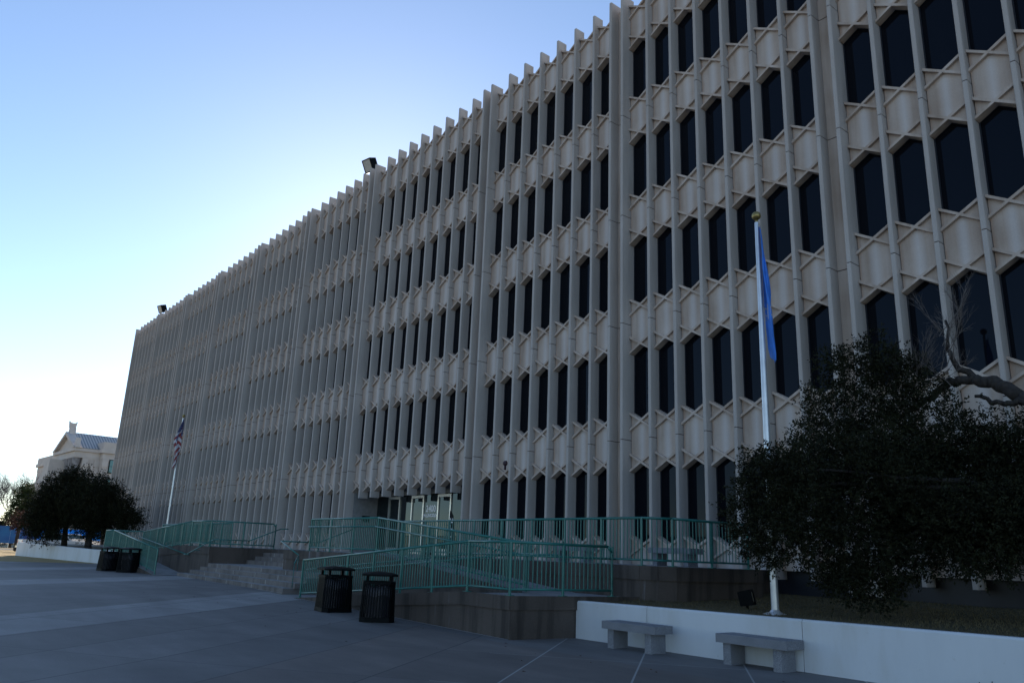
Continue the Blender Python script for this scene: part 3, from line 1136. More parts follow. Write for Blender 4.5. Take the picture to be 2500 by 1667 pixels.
# ------------------------------------------------------------------ trees
def unit(v):
    return v / np.maximum(np.linalg.norm(v, axis=1, keepdims=True), 1e-9)
def leaf_cloud(clumps, seed, leaf, dens, per=9, flat=0.9, spread=1.0, shell=0.55):
    rg = np.random.default_rng(seed)
    out = []
    for (cx, cy, cz, r) in clumps:
        ns = int(dens * r ** 2.3)
        d = unit(rg.normal(size=(ns, 3)))
        # lumpy radius
        ph = rg.uniform(0, 6.28, 6)
        lump = 1 + 0.30 * np.sin(3 * d[:, 0] + ph[0]) * np.cos(4 * d[:, 2] + ph[1]) + 0.16 * np.sin(7 * d[:, 1] + ph[2] + 5 * d[:, 0])
        rad = r * lump * (shell + (1.12 - shell) * rg.uniform(0, 1, ns) ** 0.7)
        inner = rg.uniform(0, 1, ns) < 0.35
        rad[inner] *= rg.uniform(0.3, 1, inner.sum())
        base = np.array([cx, cy, cz]) + d * rad[:, None] * np.array([1, 1, flat])
        tw = unit(d + rg.normal(0, 0.6, (ns, 3)) + np.array([0, 0, 0.1]))
        tl = rg.uniform(1.2, 3.4, ns) * leaf * spread
        for k in range(per):
            f = rg.uniform(0, 1, ns)
            pos = base + tw * (tl * f)[:, None] + rg.normal(0, leaf * 0.35, (ns, 3))
            a = unit(tw + rg.normal(0, 0.9, (ns, 3)))
            c2 = unit(np.cross(a, rg.normal(size=(ns, 3))))
            sz = leaf * rg.uniform(0.65, 1.15, ns)[:, None]
            w = sz * 0.24
            q = np.stack([pos, pos + a * sz * 0.5 + c2 * w, pos + a * sz, pos + a * sz * 0.5 - c2 * w], 1)
            out.append(q)
    return np.concatenate(out)
def limb(mb, pts, r0, r1, n=8, seed=0, wob=0.0):
    rg = random.Random(seed)
    P = [Vector(p) for p in pts]
    Q = []
    for i in range(len(P) - 1):
        for k in range(4):
            q = P[i].lerp(P[i + 1], k / 4)
            if i or k:
                q += Vector((rg.uniform(-wob, wob), rg.uniform(-wob, wob), rg.uniform(-wob, wob)))
            Q.append(q)
    Q.append(P[-1])
    R_ = [r0 + (r1 - r0) * i / (len(Q) - 1) for i in range(len(Q))]
    mb.path(Q, R_, n)
def twigs(mb, base, direction, length, r, depth, rg, gravity=0.0, n=4, kids=3, ang=0.55):
    d = Vector(direction).normalized()
    p = Vector(base)
    segs = 3
    for sgi in range(segs):
        q = p + d * (length / segs)
        mb.tube(p, q, r * (1 - sgi * .22), r * (1 - (sgi + 1) * .22), n, caps=False)
        p = q
        d = (d + Vector((rg.uniform(-.25, .25), rg.uniform(-.25, .25), rg.uniform(-.2, .25) + gravity))).normalized()
        if depth > 0 and sgi > 0:
            for k in range(kids - 1):
                e = (d + Vector((rg.uniform(-1, 1), rg.uniform(-1, 1), rg.uniform(-.8, 1))) * ang).normalized()
                twigs(mb, p, e, length * rg.uniform(.55, .8), r * .5, depth - 1, rg, gravity, 3, kids, ang)
    if depth > 0:
        twigs(mb, p, d, length * .75, r * .5, depth - 1, rg, gravity, 3, kids, ang)

def tree(name, label, group, trunk, clumps, leafm, leaf, dens, seed, trunk_r=0.2, hub=None, per=9, limbs=True):
    t_ = thing(name, label, 'tree', group)
    mb = MB()
    limb(mb, trunk, trunk_r, trunk_r * 0.6, 10, seed, 0.03)
    if limbs:
        hub = hub or trunk[-1]
        for i, c2 in enumerate(clumps):
            if i % 2 or c2[3] < 0.4:
                continue
            h = Vector(hub)
            e = Vector(c2[:3])
            mid = h.lerp(e, 0.5) + Vector((0, 0.1, 0.02 * (e - h).length))
            limb(mb, [h, mid, e], trunk_r * 0.30, 0.015, 6, seed + i, 0.05)
    mb.build('trunk', M['bark'], t_, True)
    q = leaf_cloud(clumps, seed, leaf, dens, per)
    points_mesh('crown', q, None, leafm, t_)
    return t_

R1 = [(27.42, -6.0, 3.02, 0.64), (26.91, -6.0, 2.52, 0.36), (26.91, -6.0, 2.05, 0.31), (27.68, -6.0, 2.17, 0.58), (27.95, -5.9, 3.27, 0.59), (27.4, -6.0, 3.45, 0.26),
      (27.31, -6.0, 1.78, 0.27), (28.07, -5.9, 2.51, 0.61), (28.25, -5.2, 1.42, 0.44), (28.79, -5.2, 1.34, 0.44), (28.53, -5.2, 1.95, 0.69), (29.25, -5.0, 1.75, 0.44),
      (30.07, -4.8, 1.78, 0.30), (30.64, -4.8, 1.73, 0.29), (27.01, -6.0, 2.99, 0.2), (27.68, -4.6, 3.45, 0.84), (27.8, -4.2, 4.43, 0.58), (28.04, -3.9, 5.40, 0.50), (28.55, -3.9, 5.75, 0.34), (28.8, -3.6, 5.6, 0.30), (27.55, -4.2, 4.9, 0.34), (27.75, -4.0, 5.75, 0.25), (29.3, -3.4, 5.0, 0.35),
      (28.64, -3.6, 4.98, 0.60), (29.03, -3.4, 5.45, 0.30), (29.44, -3.6, 3.97, 0.80), (28.51, -4.2, 3.0, 1.06),
      (29.63, -3.4, 2.87, 1.03), (30.49, -3.4, 3.52, 0.88), (30.21, -4.2, 2.15, 0.55), (30.72, -4.0, 2.1, 0.5), (29.24, -4.2, 2.37, 0.73),
      (28.62, -3.9, 4.01, 0.75), (31.16, -3.5, 2.82, 1.08), (31.28, -3.0, 3.60, 0.75), (32.6, -3.4, 3.0, 1.2), (33.6, -3.2, 3.6, 1.1), (32.8, -3.6, 4.2, 0.8),
      (31.5, -3.9, 1.95, 0.5), (29.0, -4.9, 3.3, 0.7), (29.9, -4.7, 2.5, 0.6), (31.0, -4.6, 2.6, 0.6)]
big = tree('oak_tree', 'large dark evergreen oak with twisted bare limbs at right, overhanging the near bed', None,
           [(31.6, -3.1, 0.8), (31.45, -3.15, 1.8), (31.3, -3.2, 2.9)], R1, M['leaf_oak'], 0.064, 1650, 11, 0.22, per=10)
mb = MB()
limb(mb, [(31.3, -3.2, 2.9), (31.35, -3.2, 3.7), (31.1, -3.2, 4.45), (30.44, -3.2, 4.93), (30.09, -3.2, 5.1)], 0.17, 0.10, 9, 4, 0.05)
limb(mb, [(30.09, -3.2, 5.1), (29.81, -3.2, 5.35), (29.7, -3.25, 5.76), (29.72, -3.3, 6.3)], 0.07, 0.02, 7, 5, 0.04)
limb(mb, [(30.09, -3.2, 5.1), (29.63, -3.2, 5.09), (29.29, -3.2, 4.88), (28.76, -3.3, 4.51), (28.3, -3.6, 4.6)], 0.09, 0.03, 7, 6, 0.05)
limb(mb, [(31.1, -3.2, 4.45), (31.5, -3.1, 4.9), (32.3, -3.0, 4.8)], 0.1, 0.04, 7, 7, 0.06)
limb(mb, [(31.2, -3.2, 4.2), (30.8, -3.3, 4.6), (30.5, -3.35, 4.55), (30.1, -3.35, 4.75)], 0.07, 0.03, 7, 8, 0.05)
mb.build('limb', M['bark'], big, True)
rg = random.Random(8)
mb = MB()
for k in range(10):
    b0 = (29.72 + rg.uniform(-.15, .25), -3.3, 5.4 + k * .1)
    twigs(mb, b0, (rg.uniform(-.6, .5), rg.uniform(-.4, .4), 0.7), rg.uniform(.4, .6), 0.011, 2, rg)
for k in range(12):
    b0 = (29.6 - k * .09, -3.25, 5.1 - k * .03)
    twigs(mb, b0, (rg.uniform(-.9, -.1), rg.uniform(-.4, .3), rg.uniform(.1, .9)), rg.uniform(.35, .55), 0.010, 2, rg)
for k in range(14):
    b0 = (28.9 + rg.uniform(-.6, .9), -3.5, 5.2 + rg.uniform(-.3, .2))
    twigs(mb, b0, (rg.uniform(-.7, .7), rg.uniform(-.4, .3), rg.uniform(.2, 1)), rg.uniform(.3, .5), 0.009, 2, rg)
mb.build('twig', M['twig'], big, False)

L1 = [(-26.38, -7.69, 4.96, 1.14), (-26.22, -6.83, 5.33, 0.91), (-27.42, -7.84, 3.8, 1.36), (-26.56, -8.3, 3.43, 1.04), (-27.54, -8.2, 2.73, 0.8),
      (-27.41, -7.78, 2.3, 0.6), (-27.65, -8.8, 2.93, 0.54), (-26.62, -9.1, 2.4, 0.7), (-26.59, -8.93, 3.47, 0.77), (-26.14, -9.28, 1.9, 0.42), (-26.04, -8.65, 1.86, 0.7), (-26.54, -8.61, 4.31, 0.65), (-25.93, -7.99, 1.75, 0.5), (-26.7, -9.62, 2.8, 0.29), (-26.33, -7.42, 5.73, 0.61), (-26.31, -7.28, 3.2, 1.1), (-26.9, -8.4, 4.3, 0.8), (-26.2, -7.0, 6.0, 0.32), (-27.0, -8.6, 5.1, 0.4), (-26.5, -7.9, 5.6, 0.4)]
tree('oak_tree', 'dark spreading evergreen tree at far left, nearest the end of the white wall', 'pair of dark trees behind the far white wall',
     [(-27.26, -6.95, 0.85), (-27.26, -7.0, 2.0), (-27.2, -7.1, 3.1)], L1, M['leaf_oak'], 0.12, 620, 21, 0.21)
L2 = [(-24.08, -6.33, 4.55, 1.18), (-25.22, -6.71, 3.9, 1.5), (-23.91, -5.56, 3.73, 1.33), (-23.68, -4.57, 3.3, 1.1), (-24.99, -5.81, 2.9, 1.0),
      (-23.54, -4.0, 3.0, 0.66), (-23.85, -5.28, 4.6, 0.65), (-25.94, -5.48, 5.2, 0.5), (-23.2, -3.9, 2.7, 0.5), (-24.3, -6.0, 3.0, 0.8), (-24.3, -5.9, 5.65, 0.35), (-23.6, -4.9, 5.0, 0.35), (-23.3, -4.3, 4.2, 0.4), (-23.1, -3.4, 2.9, 0.4), (-25.06, -6.15, 2.3, 0.8), (-24.37, -5.3, 2.0, 0.6), (-24.2, -4.58, 2.33, 0.6)]
tree('oak_tree', 'dark round evergreen tree at far left, next to the green ramp railing', 'pair of dark trees behind the far white wall',
     [(-25.01, -5.9, 0.85), (-25.0, -5.95, 2.0), (-24.9, -6.0, 3.2)], L2, M['leaf_oak'], 0.12, 620, 22, 0.24)
tree('evergreen_tree', 'sunlit green evergreen at far left in front of the bare trees', None,
     [(-58.4, -5.4, 0.2), (-58.4, -5.4, 4.6)], [(-58.44, -5.53, 5.75, 0.71), (-58.41, -5.34, 6.2, 0.62), (-58.45, -5.64, 4.87, 0.8), (-58.38, -5.12, 4.04, 0.9), (-58.47, -5.95, 3.79, 0.8), (-58.3, -4.6, 4.72, 0.75)],
     M['leaf_lit'], 0.16, 420, 31, 0.14)
tree('russet_tree', 'small red-brown leaved tree in front of the blue mural fence', None,
     [(-53.46, -6.06, 0.2), (-53.4, -6.0, 2.6)], [(-53.46, -6.06, 3.08, 0.75), (-53.52, -6.48, 2.86, 0.6), (-53.41, -5.6, 3.39, 0.5), (-53.4, -5.2, 2.9, .5)],
     M['leaf_red'], 0.13, 420, 32, 0.10)
mt_ = tree('young_tree', 'young forked tree with yellowing leaves beside the end of the green railing', None,
     [(-47.25, -0.0, 0.9), (-47.3, -0.2, 2.3)], [(-47.39, -0.58, 2.8, 0.55), (-47.28, -0.09, 3.0, 0.55), (-47.36, -0.44, 3.45, 0.6), (-47.48, -0.98, 2.95, 0.5)],
     M['leaf_yellow'], 0.12, 420, 33, 0.12)

def bare_tree(label, x, y, h, seed, r=0.18):
    t_ = thing('bare_tree', label, 'tree', 'leafless trees on the left skyline')
    rg = random.Random(seed)
    mb = MB()
    mb.tube((x, y, -0.3), (x, y, h * .3), r, r * .8, 8)
    mb.build('trunk', M['bark'], t_, True)
    mb = MB()
    for k in range(7):
        a = k * 0.9 + rg.uniform(0, .5)
        twigs(mb, (x, y, h * (.22 + .02 * k)), (math.cos(a) * .7, math.sin(a) * .7, 1.0), h * .30, r * .45, 4 if k % 2 else 3, rg, 0.02, 4, 3, 0.6)
    mb.build('crown', M['twig'], t_)
for i, (x, y, h) in enumerate([(-86, -5.6, 9.5), (-90, -1.5, 10.0), (-95, -9.5, 9.0), (-83, -9.0, 6.5), (-79, 1.0, 7.0)]):
    bare_tree(['tall leafless tree on the left skyline beside the sunlit evergreen', 'leafless tree behind the dark trees on the left skyline', 'leafless tree at the very left edge of the view',
               'lower leafless tree behind the mural fence at left edge', 'leafless tree between the dark trees and the domed stone building'][i].replace('domed ', ''), x, y, h, 40 + i)
# dark hedge mass far left
q = leaf_cloud([(-98 - 0.3 * k, -14 + 2.0 * k, 2.6 + 0.5 * math.sin(k * 1.9), 1.9) for k in range(9)], 51, 0.3, 90, 8)
o = points_mesh('hedge', q, None, M['leaf_oak'])
tag(o, 'dark far-off mass of bushes behind the blue fence at left', 'bushes', None, 'stuff')

# ------------------------------------------------------------------ far neoclassical building
cap = thing('stone_building', 'pale neoclassical stone building with a columned pediment portico, far behind at left', 'building')
cap_o = Vector((-161.03, 17.56, 0))      # near corner of the portico
ZC = 21.4
LW = 22.0        # portico side length to the left (away)
def cw(u, v, z):   # u: away along the portico front, v: along the flank, to the right
    e1 = CAP1 * u + CAP2 * v
    return (cap_o.x + e1.x, cap_o.y + e1.y, z)
CA = math.radians(3.0)
CAP1 = Vector((-math.cos(CA), -math.sin(CA), 0))
CAP2 = Vector((-math.sin(CA), math.cos(CA), 0))
def cbox(mb, u0, u1, v0, v1, z0, z1, mi=0):
    base = [cw(u0, v0, z0), cw(u1, v0, z0), cw(u1, v1, z0), cw(u0, v1, z0)]
    mb.prism(base[::-1], (0, 0, z1 - z0), mi)
mb = MB()
PW = 19.0
PU = 1.3
cbox(mb, PU, PW, 1.6, 14, 0, 19.2)
cbox(mb, -0.9, 60, 5.2, 30, 0, 19.2)
cbox(mb, -1.2, 60.3, 4.9, 30.3, 21.3, 23.0)
cbox(mb, PW, 60, 3, 30, 0, 15.6)
mb.build('wall', M['stone'], cap)
mb = MB()
cbox(mb, PU - 0.1, PW + .1, -0.1, 14.1, 19.2, 20.6)
cbox(mb, PU - 0.5, PW + .5, -0.5, 14.5, 20.6, 21.3)
cbox(mb, -1.0, 60.1, 5.1, 30.1, 19.2, 20.5)
cbox(mb, -1.5, 60.4, 4.6, 30.4, 20.5, 21.3)
mb.build('entablature', M['stone'], cap)
mb = MB()
pk = 25.6
PM = (PW + PU) / 2
mb.prism([cw(PU + 1.2, 0.2, 21.5), cw(PW - 1.2, 0.2, 21.5), cw(PM, 0.2, pk - 0.9)], tuple(CAP2 * 0.5))
for a, c2 in ((PU - 0.8, PM), (PW + .8, PM)):
    d = 1 if c2 > a else -1
    q = [cw(a, -0.7, 21.3), cw(a + d * 1.7, -0.7, 21.3), cw(c2, -0.7, pk - 0.75), cw(c2, -0.7, pk)]
    mb.prism(q, tuple(CAP2 * 1.8))
mb.build('pediment', M['stone'], cap)
mb = MB()
for side in (0, 1):
    e = PU - 0.6 if side == 0 else PW + .6
    mb.face([cw(e, 1.1, 21.35), cw(PM, 1.1, pk), cw(PM, 13.5, pk), cw(e, 13.5, 21.35)])
mb.prism([cw(1.5, 12, 21.3), cw(1.5, 29, 21.3), cw(8, 20, 26.4)], tuple(CAP1 * 45))
o = mb.build('roof', M['seam_roof'], cap)
mb = MB()
for k in range(6):
    u = PU + 1.2 + k * (PW - PU - 2.4) / 5
    c0 = cw(u, 0.7, 0)
    mb.lathe(c0, [(0.85, 4), (0.85, 4.5), (0.78, 5), (0.66, 17.2), (0.7, 17.4)], 14)
    mb.lathe(c0, [(0.7, 17.4), (0.8, 18.0), (1.0, 18.9), (1.05, 19.2)], 8)
mb.build('column', M['stone_dark'], cap, True)
mb = MB()
for v_ in (1.75, 4.2, 5.3, 8.5):
    cbox(mb, PU - 0.25 if v_ < 5 else -1.1, PU + 0.3, v_, v_ + 0.9, 0, 17.4)
    cbox(mb, PU - 0.45 if v_ < 5 else -1.3, PU + 0.35, v_ - .15, v_ + 1.05, 17.4, 19.1, 0)
mb.build('pilaster', M['stone'], cap)
mb = MB()
c0 = Vector(cw(PW / 2, 0.2, pk))
mb.prism([cw(PM - 1.0, 0.0, pk - 0.6), cw(PM + 1.0, 0.0, pk - 0.6), cw(PM + .7, 0.0, pk + 1.0), cw(PM - .7, 0.0, pk + 1.0)], tuple(CAP2 * 1.2))
q = [cw(PM, v_, pk + z_) for v_, z_ in ((-.05, 1.0), (1.25, 1.0), (1.45, 2.6), (1.2, 2.25), (0.6, 2.15), (0.0, 2.25), (-.25, 2.6))]
mb.prism(q, tuple(CAP1 * 0.9))
mb.build('finial', M['stone'], cap)
mb = MB()
mb.prism([cw(PU - 0.9, -0.4, 21.3), cw(PU + 0.6, -0.4, 21.3), cw(PU + 0.2, -0.4, 23.4), cw(PU - 0.5, -0.4, 23.5)], tuple(CAP2 * 0.9))
mb.build('finial', M['stone'], cap)
for (v_, z_) in ((6.75, 16.2), (6.75, 12.0), (10.6, 16.2), (10.6, 12.0)):
    mb = MB()
    cbox(mb, -1.12, -0.8, v_ - .1, v_ + 1.5, z_ - .1, z_ + 3.0)
    w_ = mb.build('window', M['black'], cap)
    mb = MB()
    cbox(mb, -1.16, -1.121, v_ + .05, v_ + 1.3, z_ + 0.05, z_ + 1.4)
    cbox(mb, -1.16, -1.121, v_ + .05, v_ + 1.3, z_ + 1.5, z_ + 2.85)
    mb.build('pane', M['teal_glass'], w_)
mb = MB()
mb.box(-178, -171.6, 14.2, 22.0, 0, 19.1)
tag(mb.build('stone_block', M['stone']), 'plain pale stone wing standing left of the columned portico', 'building')

# ------------------------------------------------------------------ blue fences
def fence(label, a, c2, z0, z1, mat, n):
    f = thing('screen_fence', label, 'fence')
    a, c2 = Vector(a), Vector(c2)
    d = (c2 - a) / n
    mb = MB()
    nrm = Vector((d.y, -d.x, 0)).normalized() * 0.03
    for k in range(n):
        p, q = a + d * k, a + d * (k + 0.995)
        mb.prism([(p.x, p.y, z0), (q.x, q.y, z0), (q.x, q.y, z1), (p.x, p.y, z1)], nrm)
    mb.build('screen', mat, f)
    for k in range(n + 1):
        p = a + d * k
        mb = MB()
        mb.tube((p.x - .08, p.y, 0.1), (p.x - .08, p.y, z1 + .1), 0.05, n=6)
        mb.build('post', M['alu'], f)
fence('deep blue mural fence with white brush shapes at the far left edge', (-84.2, -14.0, 0), (-83.0, 0.2, 0), 0.75, 2.85, M['mural'], 5)
fence('bright blue screen fence glowing behind the dark trees', (-82.9, 0.3, 0), (-81.2, 12.5, 0), 0.95, 2.75, M['scrim'], 5)

# ------------------------------------------------------------------ vehicles
def wheel(parent, x, y, z, r=0.33):
    mb = MB()
    mb.lathe((0, 0, 0), [(0.0, -0.1), (r, -0.1), (r, 0.1), (0.0, 0.1)], 18)
    mb.v = [(x + p[0], y + p[2], z + p[1]) for p in mb.v]
    w_ = mb.build('wheel', M['tyre'], parent)
    mb = MB()
    mb.lathe((0, 0, 0), [(0.0, -0.115), (r * .6, -0.112), (r * .62, 0.112), (0.0, 0.115)], 14)
    mb.v = [(x + p[0], y + p[2], z + p[1]) for p in mb.v]
    mb.build('rim', M['chrome'], w_)
def car(name, label, loc, rz, pickup=False, paint='car_white'):
    c_ = thing(name, label, 'car' if not pickup else 'pickup truck', None, loc, rz)
    L_, W_ = (5.2, 1.9) if pickup else (4.6, 1.8)
    if pickup:
        prof = [(-2.6, .45), (2.6, .45), (2.6, .95), (2.5, 1.1), (1.35, 1.15), (.75, 1.75), (-.55, 1.78), (-.75, 1.15), (-2.6, 1.12)]
    else:
        prof = [(-2.3, .35), (2.3, .35), (2.3, .75), (2.1, .88), (1.1, .98), (.35, 1.46), (-.9, 1.48), (-1.7, 1.02), (-2.3, .95)]
    mb = MB()
    n = len(prof)
    for i in range(n):
        pass
    def yy(z, s_):
        return s_ * (W_ / 2 - max(0, z - 1.0) * 0.28)
    A_ = [(x, yy(z, -1), z) for x, z in prof]
    B_ = [(x, yy(z, 1), z) for x, z in prof]
    mb.face(A_)
    mb.face(B_[::-1])
    for i in range(n):
        j = (i + 1) % n
        mb.face([A_[j], A_[i], B_[i], B_[j]])
    mb.build('body', M[paint], c_)
    gp = [(1.15, 1.18), (.72, 1.68), (-.45, 1.70), (-.62, 1.18)] if pickup else [(.95, 1.0), (.3, 1.40), (-.85, 1.42), (-1.5, 1.03)]
    for s_ in (-1, 1):
        mb = MB()
        q = [(x, yy(z, s_) + s_ * 0.006, z) for x, z in gp]
        mb.face(q if s_ < 0 else q[::-1])
        mb.build('side_window', M['car_glass'], c_)
    xs_ = (1.65, -1.6) if pickup else (1.45, -1.4)
    for xw in xs_:
        for s_ in (-1, 1):
            wheel(c_, xw, s_ * (W_ / 2 - 0.08), 0.36 if pickup else 0.32, 0.37 if pickup else 0.32)
    for s_ in (-1, 1):
        mb = MB()
        xe = -L_ / 2
        mb.box(xe - 0.012, xe + .02, s_ * (W_ / 2 - .18) - .09, s_ * (W_ / 2 - .18) + .09, .78, 1.05)
        mb.build('tail_light', M['red_lens'], c_)
    mb = MB()
    mb.box(-L_ / 2 - .12, -L_ / 2, -W_ / 2, W_ / 2, .42, .58)
    mb.build('bumper', M['chrome'], c_)
    return c_
car('pickup_truck', 'rear corner of a white pickup truck showing beside the end of the far white wall', (-47.5, -4.1, 0.25), math.radians(94), True)
car('parked_car', 'white sedan glimpsed between the two dark tree trunks', (-58.0, -0.2, 0.95 - 0.35), math.radians(82))

# ------------------------------------------------------------------ flagpoles and flags
def flagpole(label, x, y, z0, z1, r=0.07):
    p = thing('flagpole', label, 'flagpole', 'flagpoles', (x, y, z0))
    h = z1 - z0
    mb = MB()
    mb.lathe((0, 0, 0), [(r, 0), (r * 1.0, h * .35), (r * .62, h - .15)], 16)
    mb.build('pole', M['pole'], p, True)
    mb = MB()
    mb.lathe((0, 0, -.02), [(0.0, 0), (0.24, 0), (0.23, .04), (r * 1.5, .08), (r, .12)], 18)
    mb.build('base_plate', M['pole'], p)
    mb = MB()
    mb.tube((0, 0, h - .18), (0, 0, h - .08), r * .45, n=10)
    mb.ball((0, 0, h), 0.095, 16, 10)
    mb.build('finial', M['brass'], p, True)
    mb = MB()
    mb.path([(r + .02, -.03, h - .2), (r + .03, -.03, h * .5), (r + .02, -.02, 1.2)], 0.006, 5)
    mb.build('halyard', M['rope'], p)
    return p
flagpole('tall silver flagpole with gilt ball in the near bed, blue flag hanging from it', 27.12, -5.5, 0.74, 8.62)
flagpole('silver flagpole with gilt ball behind the far ramp, striped flag hanging from it', -14.9, -3.95, 0.9, 9.25, 0.08)

def flag(name, label, top, length, profile, pattern, mats, side, pleats=3.0, depth=0.09):
    """limp flag: pleated cloth hanging beside the pole; profile(t) -> (x_left, x_right) in metres at drop t"""
    nu, nv = 90, 60
    V_, F_, mi = [], [], []
    ax = Vector((side[0], side[1], 0)).normalized()
    ay = Vector((-ax.y, ax.x, 0))
    for i in range(nu + 1):
        t_ = i / nu
        xl, xr = profile(t_)
        for j in range(nv + 1):
            s_ = j / nv
            w_ = s_ * pleats
            tri = abs((w_ + 0.25 * math.sin(3 * t_)) % 2 - 1)
            k = 0.35 * s_ + 0.65 * (1 - tri)
            x = xl + (xr - xl) * min(1, max(0, k + 0.03 * math.sin(9 * t_ + 5 * s_)))
            y = depth * math.sin(w_ * 2.4 + 2.1 * t_) * min(1, t_ * 4 + .1) + 0.02 * math.sin(14 * t_ + 7 * s_)
            z = -length * t_ - 0.10 * length * t_ * math.sin(w_ * 1.8) * .35 - (0.10 * s_ if t_ > 0.9 else 0) * (t_ - .9) * 10
            p = ax * x + ay * y
            V_.append((p.x, p.y, z))
    for i in range(nu):
        for j in range(nv):
            a = i * (nv + 1) + j
            F_.append((a, a + 1, a + nv + 2, a + nv + 1))
            mi.append(pattern(i / nu, j / nv, i, j))
    me = bpy.data.meshes.new(name)
    me.from_pydata(V_, [], F_)
    for mm in mats:
        me.materials.append(mm)
    me.polygons.foreach_set('material_index', mi)
    me.polygons.foreach_set('use_smooth', [True] * len(F_))
    me.update()
    o = link(name, me, None, top)
    tag(o, label, 'flag')
    return o
def lerp_prof(pts):
    def f(t_):
        for (a, l0, r0), (b_, l1, r1) in zip(pts, pts[1:]):
            if t_ <= b_:
                k = (t_ - a) / (b_ - a)
                return l0 + (l1 - l0) * k, r0 + (r1 - r0) * k
        return pts[-1][1:]
    return f
def us(t_, s_, i, j):
    # u (fly) grows with the drop, v (hoist) grows across the pleats
    if t_ < 0.17 + 0.30 * s_ and not (s_ < 0.25 and t_ > 0.16):
        return 2 if (i % 5 or j % 5) else 3
    ph = t_ * 13 - s_ * 7.0
    return 0 if int(ph + 40) % 2 == 0 else 1
flag('flag', 'limp red and white striped flag with a starred blue corner on the far pole', (-14.66, -3.98, 9.02), 2.95,
     lerp_prof([(0, -.02, .04), (.2, -.20, .06), (.42, -.48, .08), (.5, -.50, .08), (.62, -.36, .08), (.8, -.30, .02), (.9, -.26, -.02), (1, -.34, -.10)]), us,
     [M['flag_red'], M['flag_white'], M['flag_navy'], M['flag_white']], (0.64, 0.77), 4.0)
def ok(t_, s_, i, j):
    if 0.60 < t_ < 0.74:
        r_, c_ = int((t_ - .60) / .14 * 16), j % 12
        if j // 12 in (0, 1, 2, 3) and (c_ in (1, 7) and 1 < r_ < 14 or (r_ in (2, 8) and 1 < c_ < 7)):
            return 1
    if 0.40 < t_ < 0.5 and 0.75 < s_ < 0.95 and (i * 7 + j * 3) % 5 == 0:
        return 2
    return 0
flag('flag', 'limp sky-blue flag with traces of white lettering on the near pole', (27.18, -5.52, 8.36), 2.75,
     lerp_prof([(0, .0, .03), (.10, -.01, .09), (.35, -.02, .19), (.52, .0, .23), (.6, .02, .23), (.8, .05, .22), (.94, .09, .24), (1, .13, .21)]), ok,
     [M['flag_blue'], M['flag_white'], M['brass']], (0.64, 0.77), 4.0, 0.10)

# ------------------------------------------------------------------ floodlights
def floodlight(label, loc, yaw, tilt, w, d, mount):
    f = thing('floodlight', label, 'floodlight', 'floodlights', loc)
    R_ = Matrix.Rotation(yaw, 4, 'Z') @ Matrix.Rotation(tilt, 4, 'X')
    def tr(mb):
        mb.v = [tuple(R_ @ Vector(p)) for p in mb.v]
        return mb
    mb = MB()
    # housing tapering to the back, open lens at -Y
    fpts = [(-w / 2, -d / 2, -w * .55), (w / 2, -d / 2, -w * .55), (w / 2, -d / 2, w * .55), (-w / 2, -d / 2, w * .55)]
    bpts = [(-w * .46, d / 2, -w * .5), (w * .46, d / 2, -w * .5), (w * .46, d / 2, w * .5), (-w * .46, d / 2, w * .5)]
    mb.face(bpts[::-1])
    for i in range(4):
        j = (i + 1) % 4
        mb.face([fpts[i], bpts[i], bpts[j], fpts[j]])
    e = 0.05
    ip = [(p[0] * (1 - 2 * e / w * 1.0), p[1], p[2] * (1 - 2 * e / w)) for p in fpts]
    for i in range(4):
        j = (i + 1) % 4
        mb.face([fpts[i], fpts[j], ip[j], ip[i]])
    tr(mb).build('housing', M['black'], f)
    mb = MB()
    mb.face([(p[0], p[1] + 0.02, p[2]) for p in ip])
    tr(mb).build('lens', M['lamp_glass'], f)
    mb = MB()
    for p, q in mount:
        mb.tube(p, q, 0.03, n=8)
    mb.build('bracket', M['black'], f)
    return f
floodlight('black roof floodlight above the middle of the building', (-1.35, 0.25, 22.85), math.radians(10), math.radians(28), 0.70, 0.5,
           [((0.1, 0.1, -.3), (0.45, 0.5, -1.2)), ((0.45, .5, -1.2), (0.45, 0.6, -1.95)), ((0.1, .1, -.3), (0, 0, 0))])
floodlight('smaller-looking black roof floodlight near the far left end of the building', (-40.7, 0.25, 22.95), math.radians(14), math.radians(24), 0.66, 0.55,
           [((0, 0.1, 0), (0.1, 0.3, -.9)), ((0.1, .3, -.9), (0.1, .6, -2.1))])
floodlight('black ground floodlight on the turf beside the near flagpole', (26.15, -4.95, 0.98), math.radians(112), math.radians(-12), 0.27, 0.26,
           [((0, 0, 0), (0, 0.02, -0.28))])

# ------------------------------------------------------------------ benches
def bench(label, x0, x1, yf, z, depth=0.5, top=0.48):
    b0 = thing('stone_bench', label, 'bench', 'granite benches', ((x0 + x1) / 2, yf, z))
    w = (x1 - x0) / 2
    def bev(mb, xa, xb, ya, yb, za, zb, c_=0.006):
        prof = [(xa, ya, za), (xb, ya, za), (xb, yb, za), (xa, yb, za)]
        mb.box(xa, xb, ya, yb, za, zb - c_)
        a_ = [(xa, ya, zb - c_), (xb, ya, zb - c_), (xb, yb, zb - c_), (xa, yb, zb - c_)]
        t_ = [(xa + c_, ya + c_, zb), (xb - c_, ya + c_, zb), (xb - c_, yb - c_, zb), (xa + c_, yb - c_, zb)]
        mb.face(t_)
        for i in range(4):
            j = (i + 1) % 4
            mb.face([a_[i], a_[j], t_[j], t_[i]])
    mb = MB()
    bev(mb, -w, w, 0, depth, top - 0.14, top)
    mb.build('seat', M['granite'], b0)
    for xa in (-w + 0.11, w - 0.28):
        mb = MB()
        mb.box(xa, xa + 0.15, 0.05, depth - 0.05, -0.02, top - 0.142)
        mb.build('leg', M['granite'], b0)
    return b0
